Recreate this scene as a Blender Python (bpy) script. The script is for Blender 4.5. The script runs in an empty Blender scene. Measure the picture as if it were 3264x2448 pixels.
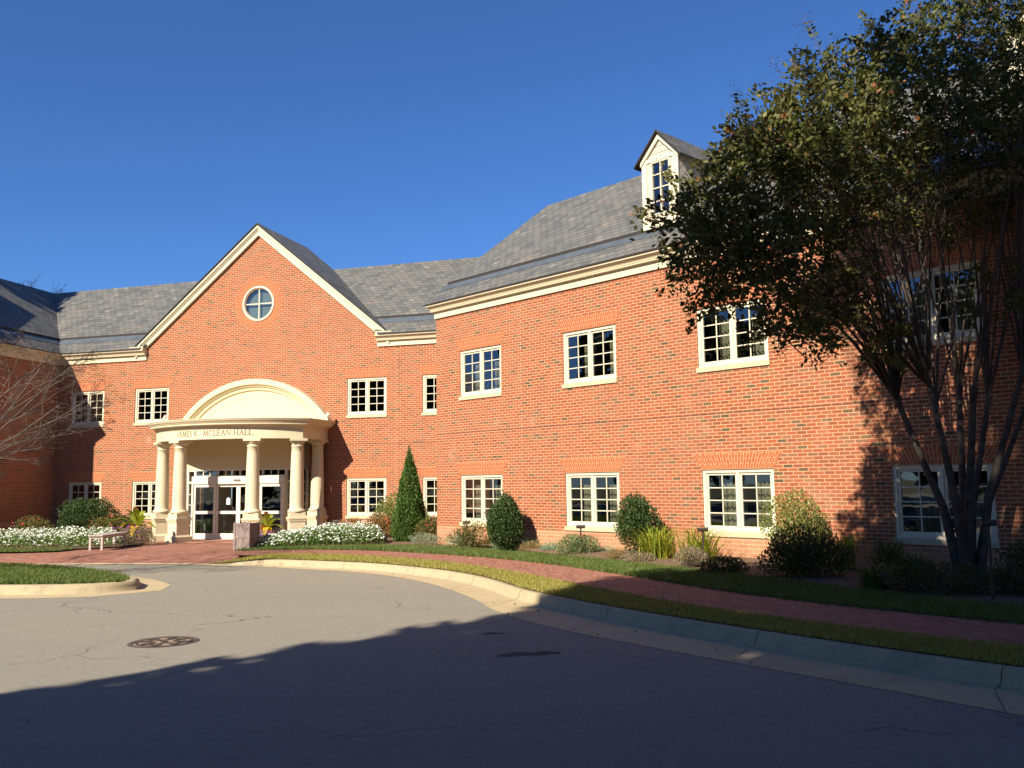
import bpy, bmesh, math, random
import numpy as np
from mathutils import Vector, Matrix
from mathutils.geometry import tessellate_polygon
random.seed(7); RNG = np.random.default_rng(7)
scn = bpy.context.scene
C = scn.collection
R = math.radians

# ------------------------------------------------------------------ camera, sky, sun, exposure
FW = Vector((-0.27601603, 0.95504218, 0.10821083))
RT = Vector((0.96020467, 0.27899065, -0.0130851))
UP = Vector((0.04268663, -0.10029285, 0.99404185))
CAM = Vector((17.96368, -28.69822, 1.6))
cam = bpy.data.cameras.new('camera'); camo = bpy.data.objects.new('camera', cam); C.objects.link(camo)
cam.sensor_width = 36.0; cam.lens = 36.0 * 2864.88 / 3264.0; cam.clip_end = 3000; cam.clip_start = 0.05
m = Matrix((RT, UP, -FW)).transposed().to_4x4(); m.translation = CAM
camo.matrix_world = m
scn.camera = camo

SUNV = Vector((0.2750, 0.7799, -0.5623)).normalized()     # direction the light travels
EL = math.asin(-SUNV.z)
world = bpy.data.worlds.new('World'); scn.world = world; world.use_nodes = True
wn = world.node_tree; wn.nodes.clear()
sky = wn.nodes.new('ShaderNodeTexSky'); sky.sky_type = 'NISHITA'; sky.sun_disc = False
sky.sun_elevation = EL; sky.sun_rotation = math.atan2(-SUNV.x, -SUNV.y)
sky.altitude = 600; sky.air_density = 1.0; sky.dust_density = 0.35; sky.ozone_density = 7.0
bg = wn.nodes.new('ShaderNodeBackground'); bg.inputs[1].default_value = 0.057
wo = wn.nodes.new('ShaderNodeOutputWorld')
tint = wn.nodes.new('ShaderNodeMix'); tint.data_type = 'RGBA'; tint.blend_type = 'MULTIPLY'; tint.inputs[0].default_value = 1.0; tint.inputs[7].default_value = (0.76, 1.03, 1.36, 1)
wn.links.new(sky.outputs[0], tint.inputs[6]); wn.links.new(tint.outputs[2], bg.inputs[0]); wn.links.new(bg.outputs[0], wo.inputs[0])
sl = bpy.data.lights.new('sun', 'SUN'); sl.energy = 5.0; sl.angle = R(0.53); sl.color = (1.0, 0.89, 0.73)
so = bpy.data.objects.new('sun', sl); C.objects.link(so)
so.rotation_euler = SUNV.to_track_quat('-Z', 'Y').to_euler(); so.location = (0, -40, 60)
scn.view_settings.view_transform = 'Standard'; scn.view_settings.look = 'None'
scn.view_settings.exposure = 0.88; scn.view_settings.gamma = 1.0
try:
    scn.cycles.use_denoising = True; scn.cycles.max_bounces = 8; scn.cycles.transparent_max_bounces = 12
    scn.cycles.diffuse_bounces = 3; scn.cycles.sample_clamp_indirect = 4
except Exception: pass

# ------------------------------------------------------------------ materials
MATS = {}
class NT:
    def __init__(s, name):
        s.m = bpy.data.materials.new(name); s.m.use_nodes = True; s.t = s.m.node_tree
        s.b = s.t.nodes['Principled BSDF']; s.out = s.t.nodes['Material Output']
    def n(s, typ, **kw):
        nd = s.t.nodes.new(typ)
        for k, v in kw.items():
            if isinstance(v, (int, float, tuple)) and k in nd.inputs.keys(): nd.inputs[k].default_value = v
            else: setattr(nd, k, v)
        return nd
    def l(s, a, b): s.t.links.new(a, b)
    def mix(s, fac, a, b, mode='MIX'):
        nd = s.t.nodes.new('ShaderNodeMix'); nd.data_type = 'RGBA'; nd.blend_type = mode
        for sock, v in ((nd.inputs[0], fac), (nd.inputs[6], a), (nd.inputs[7], b)):
            if hasattr(v, 'node'): s.l(v, sock)
            elif isinstance(v, (int, float)): sock.default_value = v
            else: sock.default_value = (*v, 1)
        return nd.outputs[2]
    def ramp(s, src, stops, interp='LINEAR'):
        r = s.t.nodes.new('ShaderNodeValToRGB'); cr = r.color_ramp; cr.interpolation = interp
        while len(cr.elements) < len(stops): cr.elements.new(0.5)
        for e, (p, c) in zip(cr.elements, stops):
            e.position = p; e.color = (*c, 1) if isinstance(c, tuple) else (c, c, c, 1)
        s.l(src, r.inputs[0]); return r.outputs[0]
    def noise(s, scale, detail=3, rough=0.55, vec=None, dist=0.0):
        nd = s.t.nodes.new('ShaderNodeTexNoise'); nd.inputs['Scale'].default_value = scale
        nd.inputs['Detail'].default_value = detail; nd.inputs['Roughness'].default_value = rough
        nd.inputs['Distortion'].default_value = dist
        if vec is not None: s.l(vec, nd.inputs['Vector'])
        return nd.outputs['Fac']
    def geo(s): return s.t.nodes.new('ShaderNodeNewGeometry')
    def pos(s): return s.geo().outputs['Position']
    def uv(s):
        return s.t.nodes.new('ShaderNodeTexCoord').outputs['UV']
    def bump(s, h, strength=0.3, dist=0.01):
        b = s.t.nodes.new('ShaderNodeBump'); b.inputs['Strength'].default_value = strength
        b.inputs['Distance'].default_value = dist; s.l(h, b.inputs['Height']); s.l(b.outputs[0], s.b.inputs['Normal'])
    def col(s, c):
        if hasattr(c, 'node'): s.l(c, s.b.inputs['Base Color'])
        else: s.b.inputs['Base Color'].default_value = (*c, 1)
    def set(s, rough=0.7, spec=0.3, metal=0.0):
        s.b.inputs['Roughness'].default_value = rough; s.b.inputs['Specular IOR Level'].default_value = spec
        s.b.inputs['Metallic'].default_value = metal

def brick_mat(name, bw, rh, ms, palette, mortar, stain=True, base_split=None, base_pal=None, rot=False, blotch=0.45, joints='brick'):
    t = NT(name); uv = t.uv()
    def bt(bw, rh, ms):
        b = t.n('ShaderNodeTexBrick'); b.offset = 0.5; b.squash = 1.0
        b.inputs['Scale'].default_value = 1.0; b.inputs['Brick Width'].default_value = bw; b.inputs['Row Height'].default_value = rh
        b.inputs['Mortar Size'].default_value = ms; b.inputs['Mortar Smooth'].default_value = 0.15; b.inputs['Bias'].default_value = 0
        b.inputs['Color1'].default_value = (0, 0, 0, 1); b.inputs['Color2'].default_value = (1, 1, 1, 1); b.inputs['Mortar'].default_value = (.5, .5, .5, 1)
        t.l(uv, b.inputs['Vector']); return b
    b = bt(bw, rh, ms)
    c = t.ramp(b.outputs['Color'], palette)
    fn = t.noise(60, 3, 0.6, uv)
    c = t.mix(0.35, c, t.ramp(fn, [(0.3, 0.55), (0.7, 1.15)]), 'MULTIPLY')
    mc = t.mix(t.ramp(t.noise(9, 3, 0.6, uv), [(0.35, 0.0), (0.7, 1.0)]), mortar, tuple(v * 0.8 for v in mortar))
    c = t.mix(b.outputs['Fac'], c, mc)
    fac = b.outputs['Fac']
    if base_split is not None:
        b2 = bt(0.24, 0.088, ms)
        c2 = t.mix(b2.outputs['Fac'], t.ramp(b2.outputs['Color'], base_pal), mortar)
        sx = t.n('ShaderNodeSeparateXYZ'); t.l(uv, sx.inputs[0])
        lt = t.n('ShaderNodeMath', operation='LESS_THAN'); t.l(sx.outputs[1], lt.inputs[0]); lt.inputs[1].default_value = base_split
        c = t.mix(lt.outputs[0], c, c2)
        # low part of the wall is a little dusty where soil splashes on it
    if stain:
        nz = t.noise(0.35, 5, 0.62, t.pos())
        c = t.mix(t.ramp(nz, [(0.42, 0.0), (0.75, blotch)]), c, (0.30, 0.14, 0.085))
        if base_split is not None:      # rain stains below two of the window sills
            for cx, cz, rx, rz, colr, am in ((4.95, 3.55, 1.1, 1.1, (0.16, 0.085, 0.062), 0.6), (-4.6, 3.4, 0.55, 1.9, (0.50, 0.27, 0.19), 0.6), (5.6, 5.6, 0.5, 1.2, (0.2, 0.1, 0.07), 0.4)):
                mp = t.n('ShaderNodeMapping'); mp.vector_type = 'TEXTURE'; mp.inputs['Location'].default_value = (cx, 0, cz); mp.inputs['Scale'].default_value = (rx, 0.6, rz); t.l(t.pos(), mp.inputs['Vector'])
                ln_ = t.n('ShaderNodeVectorMath', operation='LENGTH'); t.l(mp.outputs[0], ln_.inputs[0])
                ad_ = t.n('ShaderNodeMath', operation='MULTIPLY_ADD'); t.l(t.noise(3.5, 5, 0.7, t.pos()), ad_.inputs[0]); ad_.inputs[1].default_value = 1.7; t.l(ln_.outputs['Value'], ad_.inputs[2])
                c = t.mix(t.ramp(ad_.outputs[0], [(0.85, am), (1.45, 0.0)]), c, colr)
        nz2 = t.noise(1.1, 5, 0.7, t.pos())
        c = t.mix(t.ramp(nz2, [(0.6, 0.0), (0.8, 0.35)]), c, (0.62, 0.36, 0.24))
    t.col(c); t.set(0.85, 0.15)
    inv = t.n('ShaderNodeMath', operation='SUBTRACT'); inv.inputs[0].default_value = 1.0; t.l(fac, inv.inputs[1])
    ad = t.n('ShaderNodeMath', operation='MULTIPLY_ADD'); t.l(fn, ad.inputs[0]); ad.inputs[1].default_value = 0.3; t.l(inv.outputs[0], ad.inputs[2])
    t.bump(ad.outputs[0], 0.6, 0.006)
    MATS[name] = t.m; return t.m

BR = [(0.0, (0.085, 0.065, 0.042)), (0.04, (0.15, 0.105, 0.06)), (0.05, (0.235, 0.072, 0.04)), (0.35, (0.315, 0.084, 0.041)),
      (0.62, (0.365, 0.099, 0.047)), (0.85, (0.305, 0.11, 0.06)), (0.93, (0.27, 0.125, 0.07)), (1.0, (0.20, 0.10, 0.06))]
MORT = (0.57, 0.34, 0.185)
brick_mat('brick', 0.217, 0.0722, 0.0098, BR, MORT, base_split=0.385,
          base_pal=[(0, (0.42, 0.19, 0.11)), (0.5, (0.50, 0.23, 0.14)), (1, (0.46, 0.22, 0.13))])
brick_mat('brick_arch', 0.21, 0.070, 0.0085, [(0, (0.38, 0.10, 0.042)), (1, (0.46, 0.125, 0.05))], MORT, stain=False)
t = brick_mat('paver', 0.20, 0.10, 0.004, [(0, (0.25, 0.105, 0.07)), (0.4, (0.32, 0.145, 0.102)), (0.75, (0.39, 0.18, 0.13)), (1, (0.30, 0.16, 0.12))], (0.30, 0.20, 0.15), blotch=0.35)
brick_mat('paver_light', 0.20, 0.10, 0.004, [(0, (0.38, 0.18, 0.12)), (1, (0.46, 0.24, 0.165))], (0.3, 0.2, 0.15), stain=False)

def slate_mat(name):
    t = NT(name); uv = t.uv()
    b = t.n('ShaderNodeTexBrick'); b.offset = 0.5; b.offset_frequency = 2
    b.inputs['Scale'].default_value = 1.0; b.inputs['Brick Width'].default_value = 0.28; b.inputs['Row Height'].default_value = 0.19
    b.inputs['Mortar Size'].default_value = 0.009; b.inputs['Mortar Smooth'].default_value = 0.3
    b.inputs['Color1'].default_value = (0, 0, 0, 1); b.inputs['Color2'].default_value = (1, 1, 1, 1)
    # slates are cut slightly skew: shear the rows a little with noise
    nd = t.n('ShaderNodeTexNoise'); nd.inputs['Scale'].default_value = 2.2; t.l(uv, nd.inputs['Vector'])
    vm = t.n('ShaderNodeVectorMath', operation='MULTIPLY_ADD'); t.l(nd.outputs['Color'], vm.inputs[0]); vm.inputs[1].default_value = (0.05, 0.02, 0); t.l(uv, vm.inputs[2])
    t.l(vm.outputs[0], b.inputs['Vector'])
    c = t.ramp(b.outputs['Color'], [(0, (0.10, 0.105, 0.102)), (0.3, (0.125, 0.13, 0.122)), (0.55, (0.145, 0.148, 0.135)), (0.75, (0.165, 0.158, 0.14)), (0.9, (0.135, 0.135, 0.132)), (1, (0.21, 0.195, 0.165))])
    c = t.mix(t.ramp(t.noise(0.8, 4, 0.6, t.pos()), [(0.55, 0.0), (0.8, 0.35)]), c, (0.24, 0.17, 0.11))
    c = t.mix(0.3, c, t.ramp(t.noise(25, 3, 0.6, uv), [(0.3, 0.6), (0.7, 1.1)]), 'MULTIPLY')
    c = t.mix(b.outputs['Fac'], c, (0.02, 0.02, 0.022))
    t.col(c); t.set(0.65, 0.3)
    sx = t.n('ShaderNodeSeparateXYZ'); t.l(vm.outputs[0], sx.inputs[0])
    fr = t.n('ShaderNodeMath', operation='FRACT'); dv = t.n('ShaderNodeMath', operation='DIVIDE'); dv.inputs[1].default_value = 0.19
    t.l(sx.outputs[1], dv.inputs[0]); t.l(dv.outputs[0], fr.inputs[0])
    neg = t.n('ShaderNodeMath', operation='MULTIPLY_ADD'); neg.inputs[1].default_value = -1.0; neg.inputs[2].default_value = 1.0; t.l(fr.outputs[0], neg.inputs[0])
    t.bump(neg.outputs[0], 0.9, 0.02)
    MATS[name] = t.m
slate_mat('slate')

def simple(name, c, rough=0.7, spec=0.3, metal=0.0, nscale=None, amt=0.15, bump=None, big=None):
    t = NT(name); col = None
    if nscale:
        nz = t.noise(nscale, 4, 0.6, t.pos())
        lo = tuple(v * (1 - amt) for v in c); hi = tuple(min(1, v * (1 + amt)) for v in c)
        col = t.ramp(nz, [(0.3, lo), (0.7, hi)])
        if big:
            col = t.mix(t.ramp(t.noise(big[0], 5, 0.65, t.pos()), [(0.5, 0.0), (0.75, big[1])]), col, big[2])
        t.col(col)
        if bump: t.bump(nz, bump[0], bump[1])
    else: t.col(c)
    t.set(rough, spec, metal); MATS[name] = t.m; return t
simple('cream', (0.63, 0.555, 0.38), 0.55, 0.3, nscale=4, amt=0.035, big=(0.9, 0.16, (0.6, 0.5, 0.33)))
simple('stucco', (0.63, 0.55, 0.36), 0.75, 0.2, nscale=12, amt=0.04)
simple('window_paint', (0.66, 0.60, 0.45), 0.45, 0.4, nscale=6, amt=0.03)
simple('sill_stone', (0.54, 0.45, 0.29), 0.7, 0.3, nscale=14, amt=0.1, big=(2.0, 0.35, (0.45, 0.38, 0.27)))
simple('white_metal', (0.72, 0.67, 0.54), 0.35, 0.5, nscale=5, amt=0.02)
simple('joint', (0.10, 0.05, 0.04), 0.9)
simple('caulk', (0.50, 0.27, 0.18), 0.9, nscale=8, amt=0.2)
simple('dark_metal', (0.05, 0.035, 0.028), 0.5, 0.4, nscale=30, amt=0.3)
simple('flashing', (0.16, 0.19, 0.21), 0.4, 0.5, 0.5, nscale=3, amt=0.2)
simple('roof_edge', (0.035, 0.03, 0.03), 0.8)
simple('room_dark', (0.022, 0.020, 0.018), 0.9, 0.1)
simple('curtain', (0.26, 0.25, 0.17), 0.9, 0.1, nscale=3, amt=0.08)
simple('lettering', (0.20, 0.16, 0.09), 0.6)
simple('siding', (0.56, 0.50, 0.38), 0.6, 0.3, nscale=5, amt=0.04)
simple('grey_plastic', (0.16, 0.16, 0.15), 0.4)
simple('sticker', (0.55, 0.72, 0.80), 0.5)
simple('iron', (0.10, 0.075, 0.062), 0.75, 0.3, 0.3, nscale=40, amt=0.4, bump=(0.4, 0.004), big=(6, 0.5, (0.19, 0.13, 0.09)))
simple('iron_dust', (0.30, 0.23, 0.165), 0.9, nscale=40, amt=0.3)
simple('bark_myrtle', (0.07, 0.056, 0.046), 0.8, nscale=7, amt=0.4, bump=(0.5, 0.02), big=(2.5, 0.5, (0.22, 0.17, 0.135)))
simple('bark_grey', (0.13, 0.108, 0.09), 0.85, nscale=20, amt=0.35, bump=(0.5, 0.01), big=(5, 0.4, (0.22, 0.195, 0.16)))
simple('bark_dark', (0.09, 0.07, 0.05), 0.9, nscale=9, amt=0.4, bump=(0.6, 0.03))
simple('stem', (0.12, 0.11, 0.05), 0.8, nscale=20, amt=0.3)
simple('mulch', (0.19, 0.125, 0.085), 0.95, 0.1, nscale=38, amt=0.75, bump=(0.9, 0.03), big=(6, 0.4, (0.30, 0.22, 0.155)))
simple('soil_lawn', (0.07, 0.085, 0.03), 0.95, 0.1, nscale=18, amt=0.4)
simple('soil_dry', (0.17, 0.16, 0.06), 0.95, 0.1, nscale=18, amt=0.3)
simple('dirt', (0.12, 0.11, 0.06), 0.95, 0.1, nscale=3, amt=0.3)
simple('ceramic', (0.62, 0.58, 0.40), 0.5, nscale=6, amt=0.15)

def wood_mat(name, a, b_, sc=(40, 40, 2.5)):
    t = NT(name); mp = t.n('ShaderNodeMapping'); mp.inputs['Scale'].default_value = sc; t.l(t.pos(), mp.inputs['Vector'])
    nz = t.noise(1.0, 4, 0.6, mp.outputs[0]); t.col(t.ramp(nz, [(0.3, a), (0.7, b_)])); t.set(0.85, 0.15); t.bump(nz, 0.4, 0.004); MATS[name] = t.m
wood_mat('weathered_wood', (0.15, 0.115, 0.105), (0.34, 0.27, 0.25))
wood_mat('bench_wood', (0.36, 0.31, 0.27), (0.52, 0.46, 0.40), (6, 6, 60))

t = NT('glass')     # clear pane: part see-through, part mirror
tr = t.n('ShaderNodeBsdfTransparent'); tr.inputs[0].default_value = (0.72, 0.76, 0.74, 1)
gl = t.n('ShaderNodeBsdfGlossy'); gl.inputs['Roughness'].default_value = 0.015; gl.inputs[0].default_value = (0.9, 0.95, 1, 1)
lwn = t.n('ShaderNodeLayerWeight'); lwn.inputs['Blend'].default_value = 0.5
pw = t.n('ShaderNodeMath', operation='POWER'); t.l(lwn.outputs['Facing'], pw.inputs[0]); pw.inputs[1].default_value = 3.0
lw = t.n('ShaderNodeMath', operation='MULTIPLY_ADD'); t.l(pw.outputs[0], lw.inputs[0]); lw.inputs[1].default_value = 0.8; lw.inputs[2].default_value = 0.13
wb = t.noise(1.3, 2, 0.5, t.pos()); bp = t.n('ShaderNodeBump'); bp.inputs['Strength'].default_value = 0.12; bp.inputs['Distance'].default_value = 0.02
t.l(wb, bp.inputs['Height']); t.l(bp.outputs[0], gl.inputs['Normal'])
mx = t.n('ShaderNodeMixShader'); t.l(lw.outputs[0], mx.inputs[0]); t.l(tr.outputs[0], mx.inputs[1]); t.l(gl.outputs[0], mx.inputs[2]); t.l(mx.outputs[0], t.out.inputs[0])
MATS['glass'] = t.m

t = NT('asphalt'); P = t.pos()
c = t.ramp(t.noise(70, 4, 0.75, P), [(0.25, (0.17, 0.158, 0.122)), (0.5, (0.262, 0.248, 0.205)), (0.8, (0.37, 0.35, 0.285))])
c = t.mix(t.ramp(t.noise(0.22, 5, 0.6, P), [(0.4, 0.0), (0.7, 0.5)]), c, (0.30, 0.27, 0.20))
c = t.mix(t.ramp(t.noise(1.7, 5, 0.7, P, 0.6), [(0.55, 0.0), (0.8, 0.35)]), c, (0.17, 0.16, 0.14))
c = t.mix(0.45, c, t.ramp(t.noise(16, 5, 0.8, P), [(0.3, 0.55), (0.7, 1.3)]), 'MULTIPLY')
vo = t.n('ShaderNodeTexVoronoi'); vo.feature = 'DISTANCE_TO_EDGE'; vo.inputs['Scale'].default_value = 0.27
nn = t.n('ShaderNodeTexNoise'); nn.inputs['Scale'].default_value = 1.3; nn.inputs['Detail'].default_value = 5; t.l(P, nn.inputs['Vector'])
vm = t.n('ShaderNodeVectorMath', operation='MULTIPLY_ADD'); t.l(nn.outputs['Color'], vm.inputs[0]); vm.inputs[1].default_value = (1.1, 1.1, 0); t.l(P, vm.inputs[2]); t.l(vm.outputs[0], vo.inputs['Vector'])
ck = t.ramp(vo.outputs['Distance'], [(0.0, 1.0), (0.0035, 0.0)])
ck2 = t.mix(t.ramp(t.noise(0.5, 2, 0.5, P), [(0.50, 0.0), (0.58, 1.0)]), (0, 0, 0), ck)
c = t.mix(ck2, c, (0.055, 0.05, 0.045))
sp = t.n('ShaderNodeTexVoronoi'); sp.inputs['Scale'].default_value = 9; t.l(P, sp.inputs['Vector'])
c = t.mix(t.ramp(sp.outputs['Distance'], [(0.04, 1.0), (0.06, 0.0)]), c, (0.30, 0.27, 0.22))
t.col(c); t.set(0.9, 0.2); t.bump(t.noise(110, 3, 0.7, P), 0.5, 0.006); MATS['asphalt'] = t.m

t = NT('concrete'); P = t.pos()
c = t.ramp(t.noise(30, 4, 0.65, P), [(0.3, (0.42, 0.34, 0.20)), (0.7, (0.53, 0.43, 0.26))])
mp = t.n('ShaderNodeMapping'); mp.inputs['Scale'].default_value = (1, 1, 3); t.l(P, mp.inputs['Vector'])
c = t.mix(t.ramp(t.noise(1.4, 6, 0.7, mp.outputs[0]), [(0.5, 0.0), (0.78, 0.55)]), c, (0.24, 0.21, 0.155))
t.col(c); t.set(0.85, 0.2); t.bump(t.noise(60, 3, 0.6, P), 0.3, 0.004); MATS['concrete'] = t.m
t = NT('kerb_concrete'); P = t.pos()
c = t.ramp(t.noise(30, 4, 0.65, P), [(0.3, (0.35, 0.285, 0.18)), (0.7, (0.45, 0.37, 0.235))])
c = t.mix(t.ramp(t.noise(2.4, 6, 0.75, P, 0.5), [(0.52, 0.0), (0.72, 0.5)]), c, (0.15, 0.145, 0.12))
t.col(c); t.set(0.95, 0.05); t.bump(t.noise(60, 3, 0.6, P), 0.3, 0.004); MATS['kerb_concrete'] = t.m

def leaf_mat(name, cols, trans=0.25, rough=0.55, spec=0.25):
    t = NT(name); g = t.geo()
    c = t.ramp(g.outputs['Random Per Island'], cols)
    c = t.mix(t.ramp(t.noise(1.6, 3, 0.6, g.outputs['Position']), [(0.3, 0.0), (0.75, 0.5)]), c, tuple(min(1, v * 1.25) for v in cols[len(cols) // 2][1]))
    t.col(c); t.set(rough, spec)
    tl = t.n('ShaderNodeBsdfTranslucent'); t.l(t.mix(1.0, c, (1.0, 1.15, 0.55), 'MULTIPLY'), tl.inputs[0])
    mx = t.n('ShaderNodeMixShader'); mx.inputs[0].default_value = trans
    t.l(t.b.outputs[0], mx.inputs[1]); t.l(tl.outputs[0], mx.inputs[2]); t.l(mx.outputs[0], t.out.inputs[0]); MATS[name] = t.m
leaf_mat('leaf_myrtle', [(0, (0.022, 0.030, 0.010)), (0.3, (0.055, 0.052, 0.015)), (0.55, (0.115, 0.10, 0.030)), (0.84, (0.105, 0.125, 0.032)), (0.955, (0.19, 0.18, 0.06)), (0.975, (0.30, 0.12, 0.05)), (1, (0.42, 0.08, 0.05))])
leaf_mat('leaf_oak', [(0, (0.03, 0.05, 0.015)), (1, (0.08, 0.09, 0.03))], 0.1)
leaf_mat('leaf_holly', [(0, (0.022, 0.045, 0.014)), (0.5, (0.042, 0.078, 0.022)), (1, (0.08, 0.11, 0.035))], 0.15, 0.6, 0.2)
leaf_mat('leaf_holly_yellow', [(0, (0.07, 0.11, 0.022)), (0.5, (0.15, 0.19, 0.04)), (1, (0.30, 0.29, 0.08))], 0.2, 0.45, 0.4)
leaf_mat('leaf_cypress', [(0, (0.03, 0.07, 0.015)), (0.5, (0.06, 0.12, 0.022)), (1, (0.12, 0.17, 0.03))], 0.15)
leaf_mat('leaf_bedding', [(0, (0.05, 0.10, 0.02)), (1, (0.13, 0.22, 0.045))], 0.25)
leaf_mat('petal_white', [(0, (0.62, 0.64, 0.58)), (1, (0.85, 0.86, 0.80))], 0.3, 0.6)
leaf_mat('leaf_rose', [(0, (0.07, 0.10, 0.025)), (0.6, (0.14, 0.14, 0.04)), (1, (0.28, 0.14, 0.06))], 0.25)
leaf_mat('leaf_azalea', [(0, (0.10, 0.11, 0.03)), (0.5, (0.22, 0.15, 0.05)), (1, (0.50, 0.15, 0.08))], 0.25)
leaf_mat('petal_red', [(0, (0.55, 0.03, 0.05)), (1, (0.75, 0.10, 0.08))], 0.3)
leaf_mat('petal_purple', [(0, (0.16, 0.02, 0.30)), (1, (0.30, 0.05, 0.45))], 0.3)
leaf_mat('leaf_grey', [(0, (0.16, 0.20, 0.12)), (0.5, (0.26, 0.31, 0.20)), (1, (0.33, 0.35, 0.22))], 0.2)
leaf_mat('leaf_sage', [(0, (0.12, 0.21, 0.13)), (0.5, (0.19, 0.31, 0.20)), (1, (0.26, 0.38, 0.24))], 0.2)
leaf_mat('leaf_catmint', [(0, (0.08, 0.13, 0.05)), (0.5, (0.15, 0.21, 0.09)), (1, (0.24, 0.26, 0.12))], 0.2)
leaf_mat('leaf_brown', [(0, (0.16, 0.13, 0.05)), (0.5, (0.25, 0.18, 0.07)), (1, (0.34, 0.22, 0.10))], 0.2)
leaf_mat('leaf_lavender', [(0, (0.16, 0.12, 0.08)), (0.5, (0.25, 0.20, 0.13)), (1, (0.30, 0.24, 0.18))], 0.2)
leaf_mat('leaf_daylily', [(0, (0.10, 0.19, 0.02)), (0.5, (0.24, 0.33, 0.035)), (0.8, (0.42, 0.40, 0.05)), (1, (0.55, 0.38, 0.07))], 0.35)
leaf_mat('leaf_liriope', [(0, (0.04, 0.08, 0.02)), (1, (0.10, 0.15, 0.04))], 0.2)
leaf_mat('leaf_shrub_dark', [(0, (0.03, 0.05, 0.02)), (1, (0.08, 0.09, 0.03))], 0.15)
leaf_mat('grass_green', [(0, (0.06, 0.105, 0.022)), (0.5, (0.095, 0.15, 0.032)), (0.9, (0.16, 0.20, 0.055)), (1, (0.30, 0.27, 0.12))], 0.3)
leaf_mat('grass_dry', [(0, (0.22, 0.22, 0.045)), (0.5, (0.34, 0.31, 0.075)), (1, (0.44, 0.37, 0.13))], 0.3)
leaf_mat('canna_green', [(0, (0.10, 0.17, 0.02)), (0.5, (0.26, 0.30, 0.03)), (1, (0.36, 0.36, 0.04))], 0.35, 0.4, 0.4)
leaf_mat('canna_yellow', [(0, (0.75, 0.42, 0.02)), (1, (0.80, 0.50, 0.03))], 0.35, 0.4, 0.4)
leaf_mat('canna_red', [(0, (0.12, 0.03, 0.02)), (1, (0.25, 0.06, 0.03))], 0.3, 0.4, 0.4)
leaf_mat('litter', [(0, (0.20, 0.10, 0.05)), (0.5, (0.40, 0.22, 0.09)), (1, (0.52, 0.36, 0.18))], 0.1)

# ------------------------------------------------------------------ object helpers
def tag(o, label=None, cat=None, group=None, kind=None):
    if label: o['label'] = label
    if cat: o['category'] = cat
    if group: o['group'] = group
    if kind: o['kind'] = kind
    return o
def empty(name, loc=(0, 0, 0), label=None, cat=None, group=None):
    o = bpy.data.objects.new(name, None); C.objects.link(o); o.location = loc; o.empty_display_size = 0.2
    return tag(o, label, cat, group)
def link(name, me, mat, parent=None, smooth=False):
    mats = mat if isinstance(mat, (list, tuple)) else [mat]
    for mm in mats: me.materials.append(MATS[mm])
    if smooth: me.polygons.foreach_set('use_smooth', [True] * len(me.polygons))
    o = bpy.data.objects.new(name, me); C.objects.link(o)
    if parent is not None:
        o.parent = parent
        o.matrix_parent_inverse = Matrix.Translation(-world_loc(parent))
    return o
def world_loc(o):
    v = Vector((0, 0, 0))
    # parents here are either unrotated empties or meshes at identity
    if o.parent is None: return Vector(o.location)
    return v
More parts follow.
